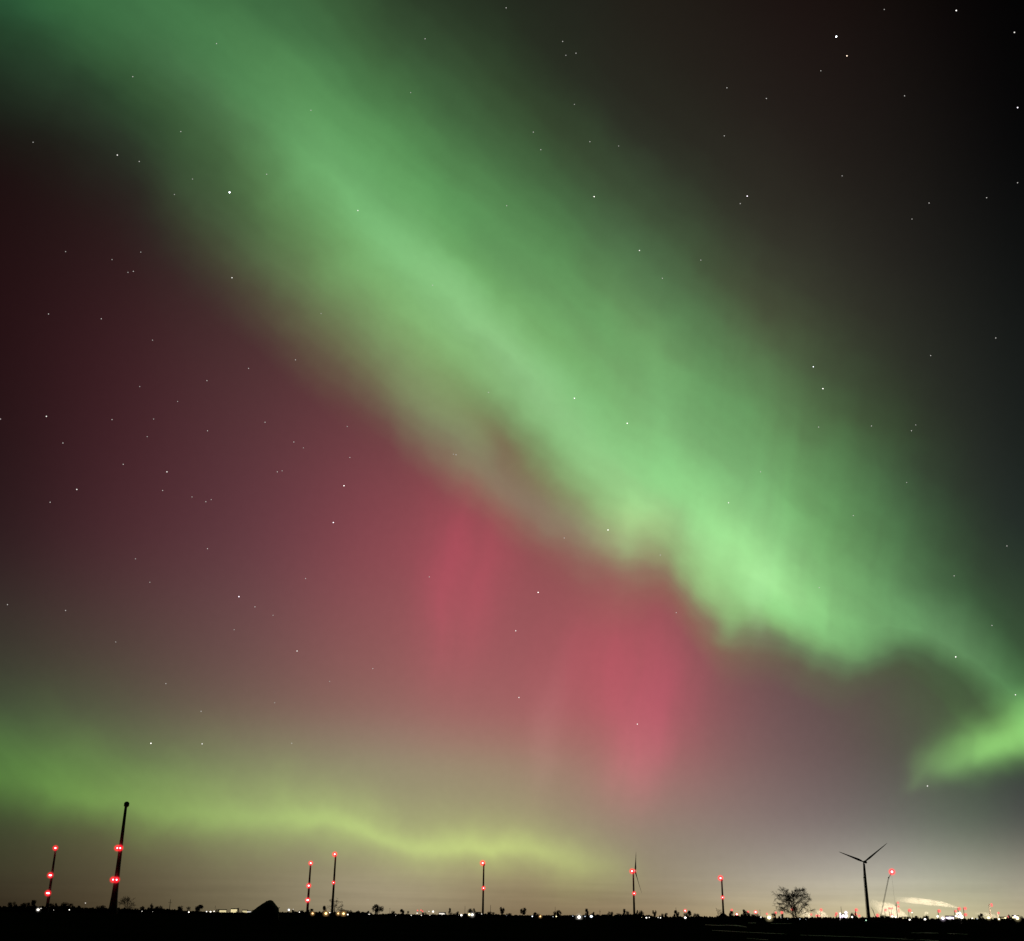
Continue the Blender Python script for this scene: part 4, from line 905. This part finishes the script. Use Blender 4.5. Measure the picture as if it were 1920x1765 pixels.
# ---------------------------------------------------------------- steam from the works, lit by unseen point lights added well in front
def steam(pts, D, label, dens, lamp_w, depth=1.0, col=(1, .86, .60), spread=3):
    """pts: (px, py, radius px) from the outlet outwards"""
    P = [pt(a, c, D + i * 1.0) for i, (a, c, r) in enumerate(pts)]; m = mpp(D); Rr = [r * m for _, _, r in pts]
    b = MB(); n = 14; rnd = random.Random(int(pts[0][0])); fine_P, fine_R = [], []
    for i in range(len(P) - 1):
        for k in range(5): t_ = k / 5; fine_P.append(P[i].lerp(P[i + 1], t_)); fine_R.append((Rr[i] * (1 - t_) + Rr[i + 1] * t_) * rnd.uniform(.95, 1.05))
    fine_P.append(P[-1]); fine_R.append(Rr[-1])
    for i, q_ in enumerate(fine_P):
        d = (fine_P[min(i + 1, len(fine_P) - 1)] - fine_P[max(i - 1, 0)]).normalized(); u = d.cross(Vector((0, 1, 0))).normalized(); v = Vector((0, 1, 0))
        for j in range(n):
            a = 2 * math.pi * j / n; b.v.append(q_ + (u * math.cos(a) + v * depth * math.sin(a)) * fine_R[i])
    for i in range(len(fine_P) - 1):
        for j in range(n): b.f.append((i * n + j, i * n + (j + 1) % n, (i + 1) * n + (j + 1) % n, (i + 1) * n + j))
    b.f.append(tuple(range(n))[::-1]); b.f.append(tuple((len(fine_P) - 1) * n + j for j in range(n)))
    b.f = [tuple(reversed(f)) for f in b.f]
    key = 'steam_%.4f' % dens
    if key not in MATS:
        mm = bpy.data.materials.new(key); mm.use_nodes = True; tt = mm.node_tree; tt.nodes.clear()
        pv = tt.nodes.new('ShaderNodeVolumePrincipled'); pv.inputs['Color'].default_value = (1, .98, .95, 1); pv.inputs['Density'].default_value = dens
        oo = tt.nodes.new('ShaderNodeOutputMaterial'); tt.links.new(pv.outputs[0], oo.inputs['Volume']); MATS[key] = mm
        tx = tt.nodes.new('ShaderNodeTexCoord'); sx = tt.nodes.new('ShaderNodeSeparateXYZ'); tt.links.new(tx.outputs['Generated'], sx.inputs[0])
        mr = tt.nodes.new('ShaderNodeMapRange'); mr.interpolation_type = 'SMOOTHSTEP'; mr.inputs[1].default_value = .0; mr.inputs[2].default_value = .5; mr.inputs[3].default_value = .12; tt.links.new(sx.outputs[0], mr.inputs[0])
        nz = tt.nodes.new('ShaderNodeTexNoise'); nz.inputs['Scale'].default_value = .025; nz.inputs['Detail'].default_value = 1; tt.links.new(tx.outputs['Object'], nz.inputs[0])
        m2 = tt.nodes.new('ShaderNodeMapRange'); m2.inputs[1].default_value = .3; m2.inputs[2].default_value = .7; tt.links.new(nz.outputs[0], m2.inputs[0]); m2.inputs[3].default_value = .2
        m3 = tt.nodes.new('ShaderNodeMath'); m3.operation = 'MULTIPLY'; tt.links.new(mr.outputs[0], m3.inputs[0]); tt.links.new(m2.outputs[0], m3.inputs[1])
        m4 = tt.nodes.new('ShaderNodeMath'); m4.operation = 'MULTIPLY'; tt.links.new(m3.outputs[0], m4.inputs[0]); m4.inputs[1].default_value = dens
        tt.links.new(m4.outputs[0], pv.inputs['Density'])
    o = b.build('steam_plume', MATS[key]); tag(o, label, 'steam', 'lit steam drifting from the works')
    for k in range(spread):
        q_ = P[0].lerp(P[-1], (k + .5) / spread) + Vector((0, -240, 0))
        q_.z = max(q_.z - 25, 3); L = bpy.data.lights.new('floodlight', 'POINT'); L.energy = lamp_w * (1.0 if 'long thin' in label else .45 if 'biggest' in label else .55); L.color = col; L.shadow_soft_size = 3
        lo = bpy.data.objects.new('floodlight', L); COL.objects.link(lo); lo.location = q_  # added light without a fitting, only there to brighten the plume
    return o
steam([(1798,1703,1.2),(1785,1699.5,2.6),(1765,1695,4.2),(1745,1692.3,5),(1720,1689.5,5.4),(1700,1688,5),(1680,1687,3.5)], 5200, 'long thin steam trail streaming sideways from the crimson-lit chimney', .10, 1.6e6)
steam([(1702,1723,3),(1692,1717,7),(1680,1710.5,10),(1668,1706,12),(1655,1703,11),(1645,1698,8),(1634,1690,5)], 5200, 'biggest cream-coloured steam bank behind the leaning crane', .05, 3.0e6)
steam([(1552,1722,2.5),(1546,1716,4.5),(1538,1713,6),(1528,1712,5)], 5200, 'cream steam bank between the largest tree and the white works cluster', .08, 3.0e6, spread=2)
steam([(1520,1722,2.5),(1514,1715,5),(1506,1712,6),(1496,1710,4)], 5200, 'cream steam bank behind the right side of the largest tree', .08, 3.0e6, spread=2)
steam([(1872,1723,2),(1862,1717,3),(1845,1713.5,3),(1828,1712.5,2.2)], 5200, 'low thin steam wisp left of the striped chimney', .09, 1.6e6, spread=2)
steam([(1734,1720,1.2),(1733,1714,1.8),(1737,1711.5,2),(1741,1713,1)], 5200, 'small curled puff of steam right of the steam bank', .10, 1.0e6, spread=1)

# ---------------------------------------------------------------- stars
STARS = [(406,82,.5),(249,144,.5),(583,207,.5),(339,247,.6),(220,291,.7),(261,303,.4),(361,336,.35),(500,327,.4),(327,365,.3),(264,473,.35),(250,509,.5),(240,511,.3),(435,521,.7),(210,487,.2),(123,472,.25),(62,267,.25),
(949,15,.5),(797,73,.5),(1055,78,.4),(1080,100,.6),(1061,104,.3),(770,174,.3),(1077,196,.3),(1000,248,.6),(1106,266,.5),(1160,274,.3),(1014,281,.5),(950,386,.4),(671,395,.7),(1242,522,.4),(811,535,.5),
(1658,18,.3),(1902,61,.8),(1539,133,.3),(1363,165,.4),(1437,185,.6),(1696,180,.4),(1358,255,.5),(1579,330,.3),(1388,382,.5),(1908,343,.4),(1850,371,.5),(1742,381,.5),(1710,411,.35),(1314,488,.5),
(91,589,.5),(190,598,.5),(286,638,.25),(466,691,.5),(554,675,.4),(388,714,.5),(333,753,.25),(262,725,.2),(87,781,.8),(210,787,.5),(288,786,.3),(1,786,.6),(497,792,.45),(389,808,.5),(276,819,.3),(118,831,.4),(551,829,.6),(569,840,.35),(231,871,.4),(520,885,.4),(529,883,.3),(305,920,.6),(360,932,.35),(386,941,.55),(396,937,.3),(94,942,.4),(254,1048,.35),(389,1029,.4),(602,588,.3),
(916,736,.6),(855,853,.6),(850,852,.3),(656,858,.5),(651,800,.3),(1058,1009,.6),(1238,1041,.5),
(1745,667,.6),(1867,634,.4),(1535,801,.4),(1634,799,.4),(1709,808,.4),(1717,797,.3),(1426,885,.4),(1366,943,.8),(1600,967,.6),(1700,905,.35),(1888,1024,.4),
(478,1138,.45),(573,1085,.45),(14,1134,.4),(123,1145,.4),(281,1092,.25),(217,1204,.25),(311,1282,.55),(377,1334,.5),(379,1395,.7),(547,1394,.4),(515,1318,.3),(439,1181,.3),(512,1154,.25),(618,1278,.35),
(805,1082,.5),(699,1254,.6),(1195,1358,.8),(1268,1149,.4),(1536,1102,.5),(1789,1080,.4),(1860,1173,.45),(1904,1303,.7)]
BRIGHT = [(430.5,361,3,'blue','brightest star in the sky, below the green band toward upper left'),
(1114,369,1,W1,'clear star above the green band, near top centre'),(1199,470,.9,W1,'clear star on the upper fringe of the green band right of centre'),
(1793,20,1.1,W1,'white star near the top edge in the black right corner'),(1568,69,2,'blue','bright bluish star, upper one of a close pair at top right'),
(1588,105,1,'orange','pale star, lower one of a close pair at top right'),(1908,202,1.1,'violet','bluish star at the right edge of the sky, high up'),
(1401,368,1.1,'violet','bluish star with a faint companion, right of centre above the band'),(313,885,.9,W1,'clear star in the dark red sky at left, upper right of a slanting pair'),
(144,918,.9,W1,'clear star in the dark red sky at left, near the left edge'),(625,980,1.1,'violet','violet star at the left edge of the red glow'),
(1077,747,1.3,W1,'bright star inside the green band at centre, upper left of two'),(1176,794,1.1,W1,'bright star inside the green band at centre, lower right of two'),
(645,911,1.3,W1,'bright white star where the dark red meets the red glow'),(1140,994,1,W1,'clear star on the lower hem of the green band'),
(1525,688,1.1,'blue','bluish star right of the band, upper one of a pair'),(1543,729,1,W1,'white star right of the band, lower one of a pair'),
(448,1119,1,'violet','violet star in the dull pink sky at lower left'),(283,1394,1,W1,'white star low at left over the green arc'),
(557,1221,.9,W1,'white star between dull pink sky and red glow, lower left'),(1009,1111,1.4,W1,'bright white star between the two red rays'),
(967,1183,.9,W1,'pink-white star between the two red rays, lower than the bright one'),(973,1308,.9,W1,'small pink star low between the two red rays'),
(1792,1232,1,W1,'white star on the thin green arch at right'),(1739,1474,.9,W1,'white star just under the bright green patch at lower right')]
DS = 60000.0
def star(px, py, mag, colour, label, group):
    st_ = {0: 0.45, 1: .62, 2: 1.2, 3: 2.2, 4: 7.0}[0 if mag < .36 else 1 if mag < .66 else 2 if mag < .95 else 3 if mag < 2 else 4]
    r = (.8 if mag < .66 else .95 if mag < 1.5 else 1.25) * DS / F
    d = ray(px, py); p = d * DS + Vector((0, 0, CAMZ)); c = LAMPC[colour]; c = tuple(.5 + .5 * v for v in c)
    o = link('star', ball_mesh(emit('starlight_%s_%.1f' % (colour, st_), c, st_)), None, p, r)
    tag(o, label, 'star', group)
for px, py, mg in STARS: star(px, py, mg, W1, 'faint pinprick star scattered in the night sky', 'faint stars in the night sky')
for px, py, mg, c_, lab in BRIGHT: star(px, py, mg, c_, lab, 'bright stars in the night sky')
